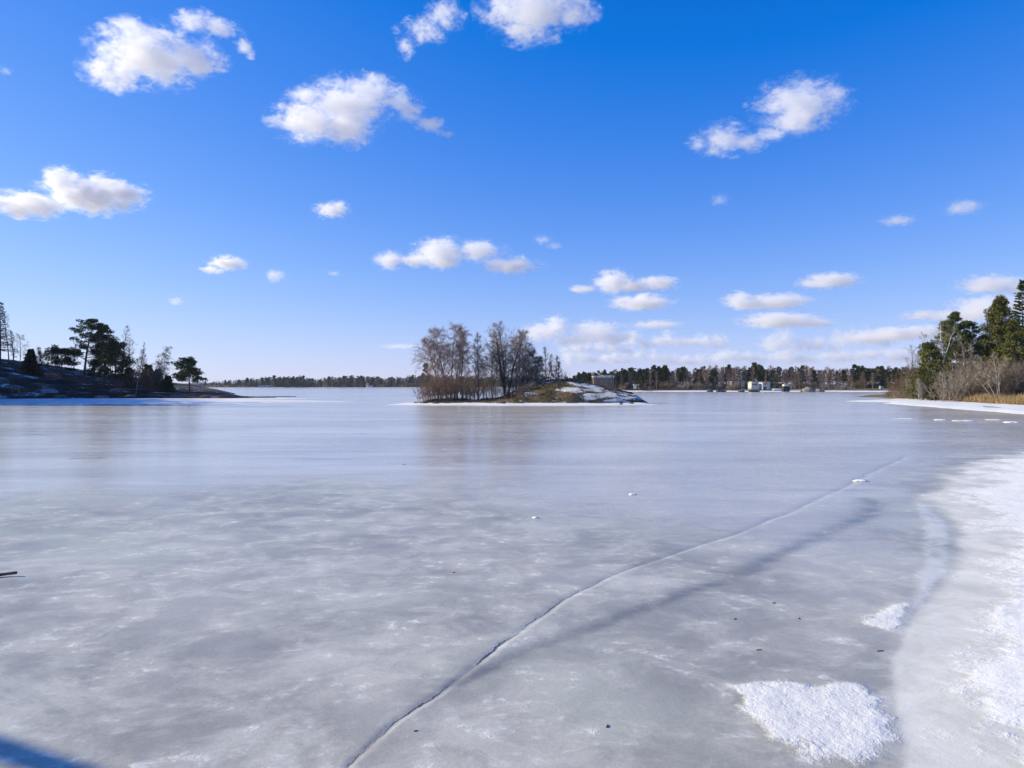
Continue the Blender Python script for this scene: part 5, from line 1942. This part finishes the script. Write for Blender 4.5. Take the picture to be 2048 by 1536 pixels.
# boat shed, overturned boat, hut, rail and mound
d = 312.0
u = U(d)
b = building('boat_shed', 1573, d, fr, 'dark boxy shed with a white top at the water, right of the white house', 'shed')
b.location.z = gz(783.4, d)
boxes('wall', [(-5.5 * u, 6 * u, 0, 2.4, 0, 11 * u)], DARKW, b)
boxes('roof', [(-4.6 * u, 4.6 * u, -.1, 2.2, 11 * u, 14.6 * u)], ROOFW, b)
boxes('door', [(-3 * u, 1 * u, -.06, -.01, .1, 7 * u)], ROOFD, b)
boxes('sign', [(7.2 * u, 9.2 * u, .5, .6, 9 * u, 12 * u)], WHITE, b)
boxes('post', [(8 * u, 8.4 * u, .62, .7, 0, 12 * u)], DARKW, b)


def hull(L, W, H, name, mat, parent=None):
    """an overturned boat: pointed at one end, keel upwards"""
    n, k = 12, 7
    v = []
    for i in range(n + 1):
        t = i / n
        wl = W * .5 * (1 - max(0, (t - .45) / .55) ** 2.2) * (.8 + .2 * min(1, t / .2)) + .01
        hl = H * (1 - .35 * max(0, (t - .6) / .4) ** 2)
        for j in range(k):
            a = math.pi * j / (k - 1)
            v.append((t * L, -math.cos(a) * wl, math.sin(a) ** .8 * hl))
    f = [(i * k + j, i * k + j + 1, (i + 1) * k + j + 1, (i + 1) * k + j) for i in range(n) for j in range(k - 1)]
    f.append(tuple(range(k - 1, -1, -1)))
    return link(name, mesh_from(name, v, f, mat, True), parent)


b = tag(empty('boat', (gx(1545, 322), 322, gz(780.5, 322)), 0.0), 'white overturned boat lying between the white house and the dark shed', 'boat')
hull(5.4, 1.8, .75, 'hull', WHITE, b)
boxes('keel', [(.3, 4.6, -.04, .04, .74, .82)], TIMBER, b)

d = 330.0
u = U(d)
b = building('hut', 1763.5, d, fr, 'small white hut beside the right birches on the far shore', 'hut')
b.location.z = gz(777.6, d)
boxes('wall', [(-2.7 * u, 2.7 * u, 0, 1.4, 0, 5.4 * u)], WHITE, b)
boxes('roof', [(-3.2 * u, 3.2 * u, -.2, 1.6, 5.4 * u, 6.2 * u)], CREAM, b)
boxes('door', [(-1 * u, .8 * u, -.04, 0, 0, 3.6 * u)], TIMBER, b)

d = 324.0
u = U(d)
b = building('hut', 1271, d, fr, 'small pale open-fronted shelter on the far lawn, left of the brown birches', 'shelter')
b.location.z = gz(777.5, d)
boxes('roof', [(-4 * u, 6.5 * u, -.2, 1.6, 7.4 * u, 8.6 * u)], ROOFW, b)
boxes('back_wall', [(-3 * u, 3 * u, 1.1, 1.3, 0, 7.4 * u)], WHITE, b)
for x in (-3.2, 0, 5.2):
    boxes('post', [(x * u, (x + .7) * u, -.1, .05, 0, 7.4 * u)], WHITE, b)

d = 318.0
b = tag(empty('guard_rail', (gx(1620, d), d, fr(gx(1650, d), d) + .9)), 'pale wooden guard rail along the causeway right of the gravel mound', 'rail')
boxes('rail', [(0, 19.5, 0, .08, .72, .95)], TIMBER, b)
for i in range(8):
    boxes('post', [(i * 2.75, i * 2.75 + .14, .09, .22, -1.1, .95)], TIMBER, b)


def mound(px, d, w, h, seed, lab):
    v, f = ico(4)
    o3 = Vector((seed, seed * 2, 0))
    out = []
    for q in v:
        r = 1 + .12 * noise.noise(Vector(q) * 2 + o3) + .05 * noise.noise(Vector(q) * 6 + o3)
        z = max(q[2], -.1)
        out.append((q[0] * r * w * (1.05 - .5 * max(z, 0)), q[1] * r * w * .6, z * r * h))
    o = link('gravel_mound', mesh_from('gravel_mound', out, f, GRAVEL, True))
    o.location = (gx(px, d), d, .15)
    return tag(o, lab, 'mound', 'gravel mounds')


GRAVEL = plain('gravel', (0.28, 0.255, 0.20), .95, .3, 6.0)
mound(1616, 312, 3.2, 1.9, 3, 'grey-beige gravel mound at the water, the larger left one')
mound(1638, 311, 2.4, 1.2, 8, 'small gravel mound under the guard rail')

# far left buildings
d = 915.0
u = U(d)
b = building('house', 529, d, fl, 'low white house at the edge of the hazy far forest')
b.location.z = gz(776.0, d)
boxes('wall', [(-12 * u, 8 * u, 0, 9, 0, 3.4 * u)], WHITE, b)
boxes('roof', [(-13 * u, 13 * u, -1, 10, 3.4 * u, 5.4 * u)], GREYW, b)
for i in range(4):
    boxes('window', [((-10 + i * 4.4) * u, (-8 + i * 4.4) * u, -.1, .05, 1 * u, 2.6 * u)], PANE, b)
b = building('house', 734, d, fl, 'narrow white house before the reddish far forest left of the islet')
b.location.z = gz(776.0, d)
boxes('wall', [(-2 * u, 2 * u, 0, 6, 0, 9 * u), (2 * u, 11 * u, 1, 6, 0, 4.5 * u)], WHITE, b)
boxes('roof', [(-2.5 * u, 2.5 * u, -.5, 6.5, 9 * u, 10 * u), (2.05 * u, 11.5 * u, .5, 6.5, 4.5 * u, 5.6 * u)], BRICK, b)
boxes('window', [(-1 * u, 1 * u, -.1, .05, 5 * u, 7 * u)], PANE, b)
b = building('house', 387, d, fl, 'large pale grey building behind the flat-topped pine')
b.location.z = gz(776.0, d)
boxes('wall', [(-10 * u, 10 * u, 0, 9, 0, 8.5 * u)], GREYW, b)
boxes('roof', [(-10.5 * u, 10.5 * u, -.6, 9.6, 8.5 * u, 9.8 * u)], ROOFW, b)
for i in range(3):
    boxes('window', [((-6 + i * 5) * u, (-4 + i * 5) * u, -.1, .05, 2.5 * u, 6 * u)], PANE, b)


# ------------------------------------------------------------------ small things
# bench and covered boat at the foot of the left hill
d = 146.0
b = tag(empty('bench', (gx(30, d), d, hh(gx(30, d), d) + .02)), 'pale wooden bench on the shaded shore near the left edge', 'bench')
boxes('seat', [(-.8, .8, 0, .4, .42, .48)], TIMBER, b)
boxes('backrest', [(-.8, .8, .40, .46, .60, .95)], TIMBER, b)
for x in (-.65, .55):
    boxes('leg', [(x, x + .1, .05, .36, -.1, .42)], TIMBER, b)
TARP = plain('grey_blue_tarpaulin', (0.23, 0.26, 0.32))
b = tag(empty('boat', (gx(84, 148), 148, hh(gx(98, 148), 148)), .05), 'overturned boat under a grey-blue cover at the foot of the left hill', 'boat')
hull(3.2, 1.5, .8, 'cover', TARP, b)
boxes('keel', [(.3, 2.5, -.03, .03, .79, .86)], WHITE, b)


def stick(pts, r, label, name='stick', mat=None, cat='stick', group=None):
    W = Wood()
    W.tube(np.array(pts), np.linspace(r, r * .75, len(pts)), 8)
    v, q, t = W.arrays()
    v = v + np.random.RandomState(len(pts)).normal(0, r * .12, v.shape)
    o = link(name, mesh_qt(name, v, q, t, mat or DARK_BARK))
    return tag(o, label, cat, group)


gxy = [ground(px, py) for px, py in ((-60, 1157), (-30, 1156), (-5, 1154), (15, 1152.5), (34, 1152))]
stick([(x, y, .035 + .01 * math.sin(i * 2)) for i, (x, y) in enumerate(gxy)], .028, 'thick dark stick lying on the ice at the left edge')
q = ground(1985, 818)
stick([(q[0] - .5, q[1] - 2.2, .16), (q[0], q[1], .22), (q[0] + .55, q[1] + 2.4, .18)], .06, 'dark branch lying on the snow strip of the right shore')

# lumps of snow on the ice
Ms = NT('snow_lump')
ns = Ms.noise(Ms.pos((1, 1, 1)), 9.0, 4, .6)
Ms.col((0.86, 0.85, 0.83))
Ms.rough(.8)
Ms.spec(.1)
Ms.bump(ns, .5, .05)
LUMPM = Ms.m


def lump(px, py, w, dpt, h, label, seed, group='snow lumps on the ice'):
    x, y = ground(px, py)
    v, f = ico(3)
    o3 = Vector((seed * 1.7, seed, 3))
    out = []
    for q in v:
        r = 1 + .45 * noise.noise(Vector(q) * 1.6 + o3) + .2 * noise.noise(Vector(q) * 4 + o3)
        out.append((q[0] * r * w, q[1] * r * dpt, max(q[2] * r * h, -.01)))
    o = link('snow_lump', mesh_from('snow_lump', out, f, LUMPM, True), loc=(x, y, .004))
    return tag(o, label, 'snow lump', group)


for i, (px, py, w, dpt, h, lab) in enumerate((
        (1072, 1036, .060, .05, .022, 'small white ice chunk in the middle of the lake ice'),
        (1265, 989, .085, .07, .028, 'small white ice chunk right of the middle, further out'),
        (1722, 962, .20, .14, .03, 'white snow lump lying beside the upper end of the long crack'),
        (1812, 838, .9, .4, .05, 'flat snow lump off the right shore, leftmost of the five'), (1884, 840, .6, .35, .05, 'flat snow lump off the right shore, second from the left'),
        (1930, 842, .8, .4, .05, 'flat snow lump off the right shore, middle of the five'), (1988, 840, .6, .35, .05, 'flat snow lump off the right shore, fourth from the left'),
        (2022, 845, .5, .4, .06, 'flat snow lump off the right shore, rightmost of the five'))):
    lump(px, py, w, dpt, h, lab, i + 1)

# bits of bark and twig frozen into the ice
for i, (px, py, L, a, lab) in enumerate((
        (1760, 1302, .07, .2, 'dark scrap of bark on the ice left of the upper snow patch'), (1518, 1300, .05, .1, 'dark scrap of bark on the ice, left of the larger scrap'),
        (1470, 1238, .035, .6, 'tiny dark leaf scrap on the ice between the two snow patches'), (1548, 1206, .035, .1, 'tiny dark leaf scrap furthest from the snow patches'),
        (1598, 1237, .03, .9, 'tiny dark leaf scrap nearest the small snow patch'), (832, 1462, .03, .3, 'dark scrap on the ice just right of the long crack'),
        (1214, 1452, .045, 1.2, 'dark twig scrap on the ice left of the large snow patch'), (1895, 1370, .035, .2, 'dark scrap on the slush right of the large snow patch'),
        (808, 929, .10, .2, 'tiny dark twig far out on the smooth ice'), (908, 1145, .03, .3, 'tiny dark scrap on the ice left of the crack'))):
    x, y = ground(px, py)
    c, s = math.cos(a) * L, math.sin(a) * L
    c, s = c * .5, s * .5
    stick([(x - c, y - s, .003), (x - c * .3, y - s * .6, .004), (x + c * .4, y + s * .3, .004), (x + c, y + s, .003)], .006, lab, 'bark_scrap', None, 'bark scrap', 'scraps frozen into the ice')


# ------------------------------------------------------------------ a little haze over the lake
M = NT('haze')
M.t.nodes.remove(M.b)
pv = M.n('ShaderNodeVolumePrincipled')
pv.inputs['Color'].default_value = (0.72, 0.84, 1.0, 1)
pv.inputs['Density'].default_value = 0.00006
pv.inputs['Anisotropy'].default_value = 0.2
M.t.links.new(pv.outputs[0], M.out.inputs['Volume'])
v, f = bx(-760, 760, -60, 1300, -1.4, 42)
o = link('haze', mesh_from('haze', v, f, M.m))
o['kind'] = 'stuff'
